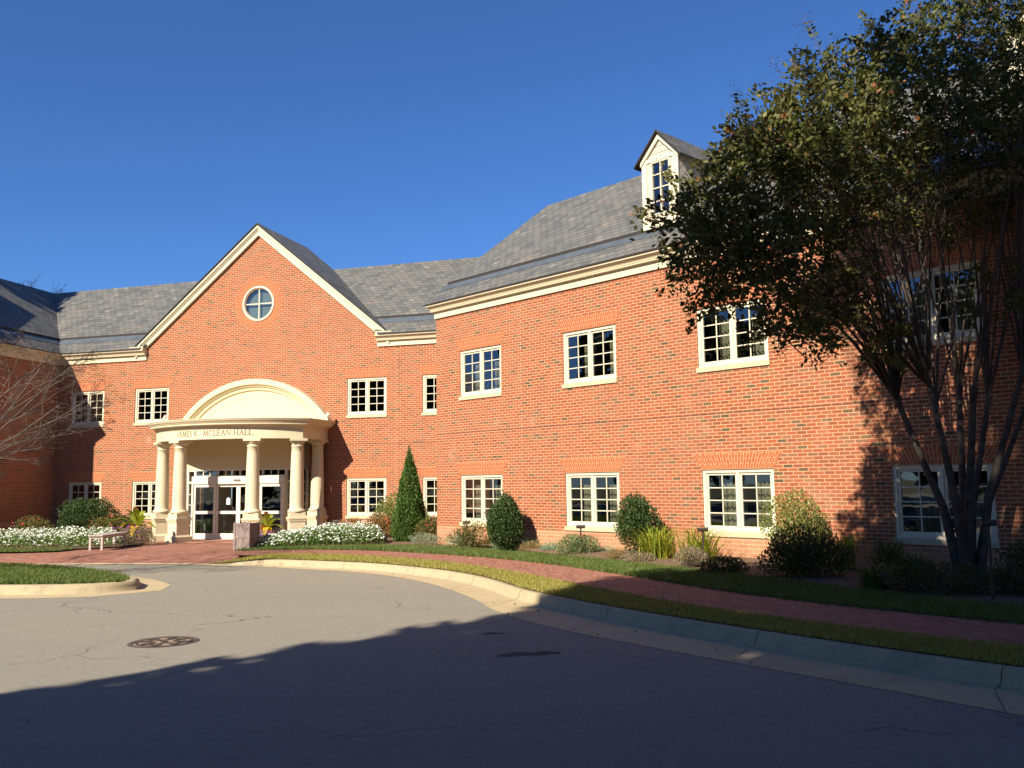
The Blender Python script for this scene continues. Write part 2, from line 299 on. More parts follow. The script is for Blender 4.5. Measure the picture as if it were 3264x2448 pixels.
class MB:
    """collects polygons in world space, with per-corner uv in metres"""
    def __init__(s): s.v = []; s.f = []; s.uv = []; s.mi = []
    def poly(s, pts, uvs=None, mi=0):
        b = len(s.v); s.v += [tuple(p) for p in pts]; s.f.append(tuple(range(b, b + len(pts))))
        if uvs is None:
            p0, p1, p2 = Vector(pts[0]), Vector(pts[1]), Vector(pts[-1])
            n = (p1 - p0).cross(p2 - p0)
            ax = (p1 - p0).normalized() if (p1 - p0).length > 1e-9 else Vector((1, 0, 0))
            if abs(n.normalized().z if n.length > 0 else 0) < 0.7:
                h = Vector((n.y, -n.x, 0)); h = h.normalized() if h.length > 1e-9 else ax
                uvs = [(Vector(p).dot(h), p[2]) for p in pts]
            else: uvs = [(p[0], p[1]) for p in pts]
        s.uv += [tuple(u) for u in uvs]; s.mi.append(mi)
    def box(s, x0, x1, y0, y1, z0, z1, T=None, mi=0):
        P = [Vector((x, y, z)) for z in (z0, z1) for (x, y) in ((x0, y0), (x1, y0), (x1, y1), (x0, y1))]
        if T is not None: P = [T(p) for p in P]
        for q in ((0, 3, 2, 1), (4, 5, 6, 7), (0, 1, 5, 4), (1, 2, 6, 5), (2, 3, 7, 6), (3, 0, 4, 7)):
            s.poly([P[i] for i in q], mi=mi)
    def cyl(s, p0, p1, r0, r1, n=10, caps=True, mi=0):
        p0, p1 = Vector(p0), Vector(p1); d = (p1 - p0)
        if d.length < 1e-6: return
        d.normalize(); a = d.orthogonal().normalized(); b = d.cross(a)
        A = [p0 + (a * math.cos(2 * math.pi * i / n) + b * math.sin(2 * math.pi * i / n)) * r0 for i in range(n)]
        B = [p1 + (a * math.cos(2 * math.pi * i / n) + b * math.sin(2 * math.pi * i / n)) * r1 for i in range(n)]
        for i in range(n):
            j = (i + 1) % n; s.poly([A[i], A[j], B[j], B[i]], mi=mi)
        if caps: s.poly(A[::-1], mi=mi); s.poly(B, mi=mi)
    def lathe(s, c, prof, n=24, mi=0):
        for (r0, z0), (r1, z1) in zip(prof[:-1], prof[1:]):
            for i in range(n):
                a, b = 2 * math.pi * i / n, 2 * math.pi * (i + 1) / n
                s.poly([(c[0] + r0 * math.cos(a), c[1] + r0 * math.sin(a), z0), (c[0] + r0 * math.cos(b), c[1] + r0 * math.sin(b), z0),
                        (c[0] + r1 * math.cos(b), c[1] + r1 * math.sin(b), z1), (c[0] + r1 * math.cos(a), c[1] + r1 * math.sin(a), z1)], mi=mi)
    def build(s, name, mat, parent=None, smooth=False, merge=False):
        me = bpy.data.meshes.new(name); me.from_pydata(s.v, [], s.f)
        uv = me.uv_layers.new(name='uv'); uv.data.foreach_set('uv', [c for u in s.uv for c in u])
        if any(s.mi): me.polygons.foreach_set('material_index', s.mi)
        if merge:
            bm = bmesh.new(); bm.from_mesh(me); bmesh.ops.remove_doubles(bm, verts=bm.verts, dist=1e-4)
            bmesh.ops.recalc_face_normals(bm, faces=bm.faces); bm.to_mesh(me); bm.free()
        me.update(); return link(name, me, mat, parent, smooth)

# frames: local (u along wall, d outward from wall toward viewer, z) -> world
def frame(o, ang):
    ca, sa = math.cos(ang), math.sin(ang)
    def T(p): return Vector((o[0] + p[0] * ca + p[1] * sa, o[1] + p[0] * sa - p[1] * ca, p[2]))
    return T
PHI = R(-30.6155)
TF = frame((0, 0), 0)                       # front wall, y = 0
TRW = frame((8.6138, -4.281), PHI)          # right wing
LWA = (-8.84, 0.0); LWB = (-8.60, -4.40)    # return wall of the left wing
aL = math.atan2(LWA[1] - LWB[1], LWA[0] - LWB[0])
TLR = frame(LWB, aL)                        # u from outer corner back to inner corner, outward = +x
TLF = frame((LWB[0] - 14 * math.cos(-PHI), LWB[1] - 14 * math.sin(-PHI)), -PHI)   # left wing front, mirrored

def wall_poly(mb, T, outline, holes, d=0.0):
    """outline and holes in (u,z); faces outward"""
    loops = [[Vector((u, z, 0)) for u, z in outline]] + [[Vector((u, z, 0)) for u, z in h] for h in holes]
    flat = [p for l in loops for p in l]
    for tri in tessellate_polygon(loops):
        a, b, c = [flat[i] for i in tri]
        if (b - a).cross(c - a).z < 0: a, c = c, a
        q = [T((p.x, d, p.y)) for p in (a, b, c)]
        mb.poly(q, [(p.x, p.y) for p in (a, b, c)])
def rect(u0, u1, z0, z1): return [(u0, z0), (u1, z0), (u1, z1), (u0, z1)]
def sweep(mb, path, prof, closed_ends=True, Tz=None, mi=0):
    """path: plan points (x,y), outward is to the right of travel; prof: (offset,z) list"""
    n = len(path); rows = []
    for i, p in enumerate(path):
        p = Vector(p)
        d0 = (p - Vector(path[i - 1])).normalized() if i > 0 else None
        d1 = (Vector(path[i + 1]) - p).normalized() if i < n - 1 else None
        if d0 is None: d0 = d1
        if d1 is None: d1 = d0
        n0 = Vector((d0.y, -d0.x)); n1 = Vector((d1.y, -d1.x)); nn = (n0 + n1).normalized()
        k = 1.0 / max(0.3, nn.dot(n0))
        rows.append([(p.x + nn.x * o * k, p.y + nn.y * o * k, (z(i) if callable(z) else z)) for o, z in prof])
    L = 0
    for i in range(n - 1):
        L1 = L + (Vector(path[i + 1]) - Vector(path[i])).length
        for j in range(len(prof) - 1):
            mb.poly([rows[i][j], rows[i + 1][j], rows[i + 1][j + 1], rows[i][j + 1]], [(L, j * .1), (L1, j * .1), (L1, j * .1 + .1), (L, j * .1 + .1)], mi)
        L = L1
    if closed_ends:
        mb.poly(rows[0][::-1], mi=mi); mb.poly(rows[-1], mi=mi)

# ================================================================== GROUND
def G(x, y): return -0.10 - 0.0095 * (-0.59 * (x - 17.96) + 0.81 * (y + 28.7))
def resample(pl, n):
    pl = [Vector(p) for p in pl]
    # Catmull-Rom densify then equal arc length
    dense = []
    for i in range(len(pl) - 1):
        p0 = pl[max(0, i - 1)]; p1 = pl[i]; p2 = pl[i + 1]; p3 = pl[min(len(pl) - 1, i + 2)]
        for k in range(12):
            t_ = k / 12
            dense.append(0.5 * ((2 * p1) + (p2 - p0) * t_ + (2 * p0 - 5 * p1 + 4 * p2 - p3) * t_ ** 2 + (3 * p1 - p0 - 3 * p2 + p3) * t_ ** 3))
    dense.append(pl[-1]); s = [0]
    for a, b in zip(dense[:-1], dense[1:]): s.append(s[-1] + (b - a).length)
    out = []; j = 0
    for k in range(n):
        q = s[-1] * k / (n - 1)
        while j < len(s) - 2 and s[j + 1] < q: j += 1
        f = (q - s[j]) / max(1e-9, s[j + 1] - s[j]); out.append(dense[j].lerp(dense[j + 1], min(1, f)))
    return out
def ribbon(mb, A, B, za, zb, uvrot=False, mi=0):
    L = 0
    for i in range(len(A) - 1):
        a0, a1, b0, b1 = A[i], A[i + 1], B[i], B[i + 1]
        L1 = L + (a1 - a0).length; w0 = (b0 - a0).length; w1 = (b1 - a1).length
        P = [(a0.x, a0.y, za(a0)), (a1.x, a1.y, za(a1)), (b1.x, b1.y, zb(b1)), (b0.x, b0.y, zb(b0))]
        uv = [(0, L), (0, L1), (w1, L1), (w0, L)] if uvrot else [(L, 0), (L1, 0), (L1, w1), (L, w0)]
        nrm = (Vector(P[1]) - Vector(P[0])).cross(Vector(P[3]) - Vector(P[0]))
        if nrm.z < 0: P = P[::-1]; uv = uv[::-1]
        mb.poly(P, uv, mi); L = L1
def zoff(h): return lambda p: G(p[0], p[1]) + h

mb = MB()
mb.poly([(x, y, G(x, y) - 0.25) for x, y in ((-400, -400), (400, -400), (400, 400), (-400, 400))])
tag(mb.build('ground', 'dirt'), kind='structure')
mb = MB()
mb.poly([(x, y, G(x, y)) for x, y in ((-45, -70), (80, -70), (80, -5.0), (-45, -5.0))])
tag(mb.build('road', 'asphalt'), kind='structure')

KB = [(4.55, -9.25), (6.35, -9.40), (7.67, -9.72), (9.4, -10.28), (11.2, -11.42), (12.3, -12.38), (13.2, -13.45), (14.3, -15.05), (15.7, -16.6), (16.95, -17.75), (18.5, -19.05), (19.9, -20.1), (22.4, -21.7), (27, -24.2), (36, -28)]
AE = [(4.5, -9.30), (6.5, -9.82), (8.0, -10.35), (9.46, -10.92), (10.91, -12.0), (12.2, -13.4), (13.4, -15.1), (14.1, -16.3), (15.3, -17.7), (17.06, -19.16), (18.7, -20.4), (20.0, -21.4), (22.6, -22.9), (27.2, -25.4), (36, -29.2)]
WF = [(4.70, -8.30), (6.05, -8.06), (7.2, -8.1), (8.95, -8.85), (11.2, -10.32), (13.3, -12.42), (14.46, -13.85), (16.3, -16.05), (17.61, -17.32), (18.7, -18.2), (20.1, -19.15), (23, -20.9), (27.5, -23.2), (36, -27)]
WB = [(3.6, -6.75), (4.5, -6.45), (5.6, -6.2), (7.0, -6.30), (8.5, -6.85), (11.4, -8.58), (13.69, -10.6), (15.7, -12.95), (17.1, -14.7), (18.43, -16.0), (19.39, -16.75), (20.5, -17.55), (24, -19.7), (28, -21.7), (36, -25.4)]
BF = [(3.7, -6.45), (4.6, -5.55), (5.8, -5.0), (7.2, -4.75), (8.7, -5.15), (10.75, -6.3), (12.6, -7.6), (13.8, -8.8), (14.91, -10.0), (15.94, -11.05), (17.29, -12.5), (18.56, -14.0), (19.7, -15.25), (20.8, -16.2), (25, -18.9), (30, -21), (37, -24)]
N = 90
kb, ae, wf, wb_, bf = [resample(q, N) for q in (KB, AE, WF, WB, BF)]
# kerb profile, swept along the back line; travel left->right has road on the right hand side (outward)
def rise(i):   # the kerb rises from flush at its left end
    s_ = min(1.0, i / 5.0); return s_ * s_ * (3 - 2 * s_)
mb = MB(); rows = []
for i in range(N):
    d = (kb[min(N - 1, i + 1)] - kb[max(0, i - 1)]).normalized(); nrm = Vector((d.y, -d.x)); h = 0.145 * rise(i) + 0.012
    row = []
    for o, hh in ((-0.02, -0.1), (-0.02, 1.0), (0.10, 1.0), (0.125, 0.94), (0.145, 0.78), (0.165, 0.35), (0.19, 0.12), (0.22, 0.05), (0.30, 0.0)):
        p = kb[i] + nrm * o; row.append((p.x, p.y, G(p.x, p.y) + (h * hh if hh > 0 else hh) + 0.004))
    rows.append(row)
L = 0
for i in range(N - 1):
    L1 = L + (kb[i + 1] - kb[i]).length
    for j in range(len(rows[0]) - 1):
        mb.poly([rows[i][j], rows[i][j + 1], rows[i + 1][j + 1], rows[i + 1][j]][::-1])
    L = L1
tag(mb.build('kerb', 'kerb_concrete', merge=True, smooth=True), kind='structure')
# joints cut across kerb and gutter
mb = MB()
for i in range(4, N - 2, 6):
    d = (kb[i + 1] - kb[i]).normalized(); nrm = Vector((d.y, -d.x)); w = 0.004
    prev = None
    for r_ in rows[i][1:]:
        r_ = Vector(r_); q = (r_ + Vector((d.x, d.y, 0)) * w + Vector((nrm.x, nrm.y, 0)) * 0.002 + Vector((0, 0, .003)), r_ - Vector((d.x, d.y, 0)) * w + Vector((nrm.x, nrm.y, 0)) * 0.002 + Vector((0, 0, .003)))
        if prev: mb.poly([prev[0], prev[1], q[1], q[0]])
        prev = q
    e = ae[i]; q = (Vector((e.x + d.x * w, e.y + d.y * w, G(e.x, e.y) + .008)), Vector((e.x - d.x * w, e.y - d.y * w, G(e.x, e.y) + .008)))
    mb.poly([prev[0], prev[1], q[1], q[0]])
tag(mb.build('kerb_joints', 'joint'), kind='structure')
mb = MB(); foot = [Vector((rows[i][-2][0], rows[i][-2][1])) for i in range(N)]
ribbon(mb, foot, ae, zoff(0.006), zoff(0.004))
tag(mb.build('gutter', 'concrete'), kind='structure')
def vz(p, o=0.0): d_ = math.hypot(p[0] - kb[0].x, p[1] - kb[0].y); return G(p[0], p[1]) + o + 0.165 * min(1.0, d_ / 1.6) + 0.004
mb = MB(); ribbon(mb, kb, [kb[0]] + wf[1:], vz, lambda p: vz(p) - 0.005)
tag(mb.build('verge_soil', 'soil_dry'), kind='structure')
mb = MB(); ribbon(mb, wf, wb_, zoff(0.160), zoff(0.160), uvrot=True); tag(mb.build('walkway', 'paver'), kind='structure')
mb = MB(); ribbon(mb, wb_, bf, zoff(0.165), zoff(0.165)); tag(mb.build('lawn_soil', 'soil_lawn'), kind='structure')
# planting bed up to the walls
wl = [(3.2, -2.6), (4.2, -0.05), (7.5, -0.02), (8.61, -0.02), (8.62, -4.26)] + [tuple(TRW((u, 0.0, 0)))[:2] for u in (1, 3, 5, 7, 9, 11, 13, 15, 18, 22, 27)]
def lin(pl, n):
    pl = [Vector(p) for p in pl]; s = [0]
    for a, b in zip(pl[:-1], pl[1:]): s.append(s[-1] + (b - a).length)
    out = []; j = 0
    for k in range(n):
        q = s[-1] * k / (n - 1)
        while j < len(s) - 2 and s[j + 1] < q: j += 1
        out.append(pl[j].lerp(pl[j + 1], min(1, (q - s[j]) / max(1e-9, s[j + 1] - s[j]))))
    return out
wlr = lin(wl, N)
def bedz(p): return max(-0.25, min(0.0, G(p[0], p[1]) + 0.32))
mb = MB(); mid = [a.lerp(b, 0.25) for a, b in zip(bf, wlr)]
ribbon(mb, bf, mid, zoff(0.17), lambda p: G(p[0], p[1]) + 0.21); ribbon(mb, mid, wlr, lambda p: G(p[0], p[1]) + 0.21, lambda p: bedz(p) + 0.0)
tag(mb.build('mulch_bed', 'mulch'), kind='structure')
# brick plaza before the doors and to the left
FK = [(-30, -9.2), (-14, -9.35), (-6, -9.6), (-1.5, -9.68), (0.0, -9.55), (1.75, -9.3), (3.5, -9.15), (4.75, -9.25)]
fk = resample(FK, 60)
mb = MB(); fk2 = [Vector((p.x, p.y + 1.1)) for p in fk]; fk3 = [Vector((p.x, 0.0)) for p in fk]
ribbon(mb, fk, fk2, zoff(0.02), zoff(0.13)); ribbon(mb, fk2, fk3, zoff(0.13), zoff(0.155))
tag(mb.build('plaza', 'paver'), kind='structure')
mb = MB(); ribbon(mb, [Vector((p.x, p.y - 0.20)) for p in fk], fk, zoff(0.010), zoff(0.024)); tag(mb.build('flush_kerb', 'concrete'), kind='structure')
mb = MB()   # paler square panels set in the brick before the doors
for (x0, y0) in ((-0.95, -3.5), (0.55, -3.5), (2.05, -3.5), (-0.95, -2.1), (0.55, -2.1), (2.05, -2.1)):
    z_ = zoff(0.160)
    mb.poly([(x, y, G(x, y) + 0.160) for x, y in ((x0, y0), (x0 + 1.0, y0), (x0 + 1.0, y0 + 1.0), (x0, y0 + 1.0))])
tag(mb.build('paving_panels', 'paver_light'), kind='structure')
# left bed and lawn strip
LB = [(-30, -6.9), (-9, -6.9), (-4.8, -6.75), (-2.3, -6.75), (-1.55, -6.2), (-1.15, -5.2), (-1.2, -4.0), (-2.0, -3.0), (-3.1, -2.2), (-3.3, -0.1), (-8.7, -0.1), (-8.6, -4.3), (-30, -17)]
mb = MB(); LB2 = [(-12, -6.7), (-4.8, -6.55), (-2.5, -6.55), (-1.75, -6.1), (-1.35, -5.2), (-1.4, -4.1), (-2.1, -3.2), (-3.2, -2.4), (-3.3, -0.02), (-12, -0.02)]
for tri in tessellate_polygon([[Vector((x, y, 0)) for x, y in LB2]]):
    q = [LB2[i] for i in tri]; P3 = [(x, y, G(x, y) + 0.185) for x, y in q]
    if (Vector(P3[1]) - Vector(P3[0])).cross(Vector(P3[2]) - Vector(P3[0])).z < 0: P3 = P3[::-1]
    mb.poly(P3)
tag(mb.build('left_bed', 'mulch'), kind='structure')
mb = MB(); ls0 = resample([(-14, -7.95), (-6, -7.95), (-3.2, -7.75), (-1.95, -7.2)], 20); ls1 = resample([(-14, -6.6), (-6, -6.5), (-3.2, -6.45), (-2.0, -6.4)], 20)
ribbon(mb, ls0, ls1, zoff(0.175), zoff(0.19)); tag(mb.build('left_lawn_strip', 'soil_lawn'), kind='structure')
# island
IS = [(-16, -9.9 - 1.4), (-6, -11.1), (0.4, -11.55), (3.2, -12.35), (4.9, -13.2), (5.95, -13.95), (6.45, -14.45), (6.5, -14.85), (6.1, -15.12), (5.2, -15.38), (3.0, -15.62), (-2, -15.7), (-8, -15.6), (-16, -15.2)]
isl = resample(IS, 80)
mb = MB(); loop = [Vector((p.x, p.y, 0)) for p in isl]
for tri in tessellate_polygon([loop]):
    P3 = [(loop[i].x, loop[i].y, G(loop[i].x, loop[i].y) + 0.16) for i in tri]
    if (Vector(P3[1]) - Vector(P3[0])).cross(Vector(P3[2]) - Vector(P3[0])).z < 0: P3 = P3[::-1]
    mb.poly(P3)
tag(mb.build('island_soil', 'soil_lawn'), kind='structure')
mb = MB(); rows = []; goff = []
for i in range(80):
    d = (isl[min(79, i + 1)] - isl[max(0, i - 1)]).normalized(); nrm = Vector((-d.y, d.x))
    row = []
    for o, hh in ((-0.02, 0.10), (-0.02, 0.165), (0.12, 0.165), (0.16, 0.15), (0.19, 0.10), (0.21, 0.02), (0.24, 0.0)):
        p = isl[i] + nrm * o; row.append((p.x, p.y, G(p.x, p.y) + hh + 0.004))
    rows.append(row)
    w = 0.55
    a = isl[i] + nrm * 0.20; b = isl[i] + nrm * (0.20 + w); goff.append((a, b))
for i in range(79):
    for j in range(6): mb.poly([rows[i][j], rows[i][j + 1], rows[i + 1][j + 1], rows[i + 1][j]])
tag(mb.build('island_kerb', 'kerb_concrete', merge=True, smooth=True), kind='structure')
mb = MB(); ribbon(mb, [g[0] for g in goff], [g[1] for g in goff], zoff(0.006), zoff(0.004)); tag(mb.build('island_gutter', 'concrete'), kind='structure')
mb = MB()   # oil stains
for cx, cy, a, b, ang in ((15.36, -19.46, 0.26, 0.10, 0.35), (15.58, -19.32, 0.16, 0.08, 0.3), (14.65, -18.20, 0.13, 0.05, 0.2)):
    pts = []
    for k in range(18):
        th = 2 * math.pi * k / 18; rr = 1 + 0.25 * math.sin(3 * th + cx) + 0.12 * math.sin(5 * th)
        u, v = a * rr * math.cos(th), b * rr * math.sin(th); x = cx + u * math.cos(ang) - v * math.sin(ang); y = cy + u * math.sin(ang) + v * math.cos(ang)
        pts.append((x, y, G(x, y) + 0.004))
    mb.poly(pts)
simple('oil', (0.10, 0.088, 0.078), 0.9, 0.1)
tag(mb.build('oil_stains', 'oil'), kind='structure')

# ================================================================== BUILDING
B = empty('brick_building', (0, 0, 0), 'long two-storey brick building with slate roof, cream columned entrance and gable', 'building')
HW = 1.30; ZT1, ZT2 = 1.8025, 5.302; REV = 0.075
WALLTOP = 6.40
def window_holes(us, w, h, zts): return [rect(u, u + w, zt - h, zt) for u in us for zt in zts]
def reveals(mb, T, u0, u1, z0, z1, dep=0.11):
    mb.poly([T((u0, 0, z0)), T((u0, -dep, z0)), T((u0, -dep, z1)), T((u0, 0, z1))][::-1], [(0, z0), (dep, z0), (dep, z1), (0, z1)][::-1])
    mb.poly([T((u1, 0, z0)), T((u1, -dep, z0)), T((u1, -dep, z1)), T((u1, 0, z1))], [(0, z0), (dep, z0), (dep, z1), (0, z1)])
    mb.poly([T((u0, 0, z1)), T((u0, -dep, z1)), T((u1, -dep, z1)), T((u1, 0, z1))][::-1], [(u0, 0), (u0, dep), (u1, dep), (u1, 0)][::-1])
    mb.poly([T((u0, 0, z0)), T((u1, 0, z0)), T((u1, -dep, z0)), T((u0, -dep, z0))])
def curtain_mesh(T, u0, u1, z0, z1, d, seed):
    mb = MB(); rr = random.Random(seed); n = 46; ph = [rr.random() * 6 for _ in range(3)]
    top = z1
    pts = []
    for i in range(n + 1):
        u = u0 + (u1 - u0) * i / n
        off = 0.035 * math.sin((u - u0) * 62 + ph[0]) + 0.012 * math.sin((u - u0) * 23 + ph[1])
        pts.append((u, d + off))
    for i in range(n):
        (ua, da), (ub, db) = pts[i], pts[i + 1]
        mb.poly([T((ua, da, z0)), T((ub, db, z0)), T((ub, db, top)), T((ua, da, top))])
    return mb
def make_window(T, u0, w, zt, h, curtain=None, seed=0, dark=False, bottom_cut=None):
    z0, z1, u1 = zt - h, zt, u0 + w
    f = MB(); fw = 0.07; d0, d1 = -0.11, -0.03
    f.box(u0, u0 + fw, d0, d1, z0, z1, T); f.box(u1 - fw, u1, d0, d1, z0, z1, T)
    f.box(u0 + fw, u1 - fw, d0, d1 - .001, z1 - fw, z1, T); f.box(u0 + fw, u1 - fw, d0, d1 - .001, z0, z0 + fw, T)
    um = (u0 + u1) / 2; f.box(um - 0.027, um + 0.027, d0, d1 - .002, z0 + fw, z1 - fw, T)
    win = f.build('window', 'window_paint', B)
    s = MB(); g = MB(); st = 0.05; sd0, sd1 = -0.10, -0.062
    for a, b in ((u0 + fw, um - 0.027), (um + 0.027, u1 - fw)):
        c0, c1 = z0 + fw, z1 - fw
        s.box(a, a + st, sd0, sd1, c0, c1, T); s.box(b - st, b, sd0, sd1, c0, c1, T)
        s.box(a + st, b - st, sd0, sd1 - .001, c1 - st, c1, T); s.box(a + st, b - st, sd0, sd1 - .001, c0, c0 + st, T)
        mu = 0.011; x = (a + b) / 2
        s.box(x - mu, x + mu, sd0 + .006, sd1 - .008, c0 + st, c1 - st, T)
        for k in (1, 2, 3):
            z = c0 + st + (c1 - c0 - 2 * st) * k / 4
            s.box(a + st, b - st, sd0 + .007, sd1 - .010, z - mu, z + mu, T)
        g.poly([T((a + st, -0.083, c0 + st)), T((b - st, -0.083, c0 + st)), T((b - st, -0.083, c1 - st)), T((a + st, -0.083, c1 - st))])
        if curtain:
            cu = curtain_mesh(T, a + st + (b - a - 2 * st) * curtain[0], b + 0.03, z0 - 0.05, c1 - st - (c1 - c0 - 2 * st) * curtain[1], -0.32, seed + int(a * 10))
            cu.build('curtain', 'curtain', win)
    s.build('sash', 'window_paint', win); g.build('glass', 'glass', win)
    si = MB(); si.box(u0 - 0.03, u1 + 0.03, -0.11, 0.032, z0 - 0.102, z0, T); si.build('sill', 'sill_stone', win)
    return win
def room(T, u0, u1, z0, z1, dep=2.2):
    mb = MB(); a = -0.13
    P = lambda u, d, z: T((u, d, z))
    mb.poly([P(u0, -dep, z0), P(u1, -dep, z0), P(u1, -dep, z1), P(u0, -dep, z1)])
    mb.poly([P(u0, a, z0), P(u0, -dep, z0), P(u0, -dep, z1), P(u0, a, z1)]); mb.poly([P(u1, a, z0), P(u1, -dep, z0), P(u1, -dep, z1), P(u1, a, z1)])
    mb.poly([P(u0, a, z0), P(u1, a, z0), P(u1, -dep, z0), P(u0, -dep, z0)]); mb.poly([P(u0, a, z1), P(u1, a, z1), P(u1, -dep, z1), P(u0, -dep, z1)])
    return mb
def flat_arch(T, u0, u1, zb, h=0.335, flare=0.23, proud=0.004):
    mb = MB(); n = int((u1 - u0 + 2 * flare) / 0.075); uc = (u0 + u1) / 2
    for i in range(n):
        a, b = i / n, (i + 1) / n
        ba, bb = u0 + (u1 - u0) * a, u0 + (u1 - u0) * b
        ta, tb = u0 - flare + (u1 - u0 + 2 * flare) * a, u0 - flare + (u1 - u0 + 2 * flare) * b
        va, vb = i * 0.070, (i + 1) * 0.070
        mb.poly([T((ba, proud, zb)), T((bb, proud, zb)), T((tb, proud, zb + h)), T((ta, proud, zb + h))], [(0, va), (0, vb), (h, vb), (h, va)])
    return mb

WR = 1.72; URS = [1.0712, 5.0953, 9.1305, 13.2438, 17.36, 21.4]
WFR = 1.505; UFS = [-8.1643, -5.2582, 3.6118, 6.4631]
BASE = -0.6
# --- front wall with the gable, one sheet of brick with openings
ZR, RRW = 8.245, 0.56
circ = [(0 + RRW * math.cos(2 * math.pi * k / 40), ZR + RRW * math.sin(2 * math.pi * k / 40)) for k in range(40)]
mb = MB()
outline = [(-8.84, BASE), (8.63, BASE), (8.63, 6.55), (5.22, 6.55), (0, 10.98), (-5.22, 6.55), (-8.84, 6.55)]
holes = window_holes(UFS, WFR, HW, (ZT1, ZT2)) + [circ] + [rect(-2.15, 2.15, -0.30, 2.9)]
wall_poly(mb, TF, outline, holes)
for u in UFS:
    for zt in (ZT1, ZT2): reveals(mb, TF, u, u + WFR, zt - HW, zt)
mb.build('wall', 'brick', B)
for u in UFS:
    for zt in (ZT1, ZT2):
        make_window(TF, u, WFR, zt, HW)
        flat_arch(TF, u, u + WFR, zt + 0.012).build('flat_arch', 'brick_arch', B)
for T_, u0, u1 in ((TF, -8.4, -2.6), (TF, 3.3, 8.5)):
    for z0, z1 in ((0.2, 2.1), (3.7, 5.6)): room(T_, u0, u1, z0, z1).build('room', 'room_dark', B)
# ledge joints
def strip(T, u0, u1, z0, z1, d, mat='joint', name='wall_joint'):
    mb = MB(); mb.box(u0, u1, -0.01, d, z0, z1, T); mb.build(name, mat, B)
strip(TF, -8.84, -2.9, 2.975, 2.988, 0.004); strip(TF, 2.9, 8.6, 2.975, 2.988, 0.004)
strip(TF, 5.48, 5.492, -0.2, 6.3, 0.003, 'caulk'); strip(TF, -5.62, -5.608, -0.2, 6.3, 0.003, 'caulk')
# round window
mb = MB(); n = 40
def ringp(r, k, d): a = 2 * math.pi * k / n; return TF((r * math.cos(a), d, ZR + r * math.sin(a)))
for k in range(n):
    for (ra, da), (rb, db) in zip(((0.66, 0.0), (0.655, 0.03), (0.60, 0.035), (0.575, 0.005)), ((0.655, 0.03), (0.60, 0.035), (0.575, 0.005), (0.555, -0.08))):
        mb.poly([ringp(ra, k, da), ringp(rb, k, db), ringp(rb, k + 1, db), ringp(ra, k + 1, da)][::-1])
rw = mb.build('round_window', 'window_paint', B, smooth=True)
mb = MB(); mb.poly([ringp(0.56, k, -0.06) for k in range(n)]); mb.build('glass', 'glass', rw)
mb = MB(); mb.box(-0.018, 0.018, -0.08, -0.035, ZR - 0.555, ZR + 0.555, TF); mb.box(-0.555, 0.555, -0.08, -0.036, ZR - 0.018, ZR + 0.018, TF); mb.build('muntin', 'window_paint', rw)
simple('blind', (0.17, 0.21, 0.165), 0.8)
mb = MB(); mb.poly([ringp(0.58, k, -0.16) for k in range(n)]); mb.build('blind', 'blind', rw)
mb = MB()
for k in range(80):
    a, b = 2 * math.pi * k / 80, 2 * math.pi * (k + 1) / 80
    q = [TF((r_ * math.cos(t_), 0.004, ZR + r_ * math.sin(t_))) for r_, t_ in ((0.655, a), (0.98, a), (0.98, b), (0.655, b))]
    mb.poly(q, [(0, k * .07), (.325, k * .07), (.325, k * .07 + .07), (0, k * .07 + .07)])
mb.build('brick_ring', 'brick_arch', B)
# --- right wing wall
mb = MB(); RL = 27.0
wall_poly(mb, TRW, [(0, BASE), (RL, BASE), (RL, 6.55), (0, 6.55)], window_holes(URS, WR, HW, (ZT1, ZT2)))
for u in URS:
    for zt in (ZT1, ZT2): reveals(mb, TRW, u, u + WR, zt - HW, zt)
TRR = frame((8.63, 0.0), math.atan2(-4.281, 8.6138 - 8.63))
wall_poly(mb, TRR, [(0, BASE), (4.28, BASE), (4.28, 6.55), (0, 6.55)], [])
e0 = TRW((RL, 0, 0)); TRE = frame((e0.x, e0.y), PHI + math.pi / 2); wall_poly(mb, TRE, [(0, BASE), (10, BASE), (10, 6.55), (0, 6.55)], [])
mb.build('wall', 'brick', B)
for i, u in enumerate(URS):
    make_window(TRW, u, WR, ZT1, HW, curtain=((0.22, 0.34, 0.28, 0.18, 0.3, 0.4)[i], (0.14, 0.17, 0.15, 0.2, 0.1, 0.2)[i]), seed=i * 7 + 1)
    make_window(TRW, u, WR, ZT2, HW, curtain=((0.30, 0.52, 0.36, 0.2, 0.5, 0.4)[i], (0.26, 0.22, 0.10, 0.15, 0.2, 0.2)[i]), seed=i * 5 + 3)
    for zt in (ZT1, ZT2): flat_arch(TRW, u, u + WR, zt + 0.012).build('flat_arch', 'brick_arch', B)
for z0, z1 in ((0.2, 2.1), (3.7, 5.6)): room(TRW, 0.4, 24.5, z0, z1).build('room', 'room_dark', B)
strip(TRW, 0.0, RL, 2.982, 2.996, 0.004); strip(TRW, 3.55, 3.56, -0.1, 6.3, 0.003, 'caulk')
# --- left wing walls
LR = math.hypot(LWA[0] - LWB[0], LWA[1] - LWB[1])
mb = MB(); wall_poly(mb, TLR, [(0, BASE), (LR, BASE), (LR, 6.55), (0, 6.55)], []); wall_poly(mb, TLF, [(0, BASE), (14, BASE), (14, 6.55), (0, 6.55)], [])
mb.build('wall', 'brick', B); strip(TLR, 0, LR, 2.975, 2.988, 0.004)

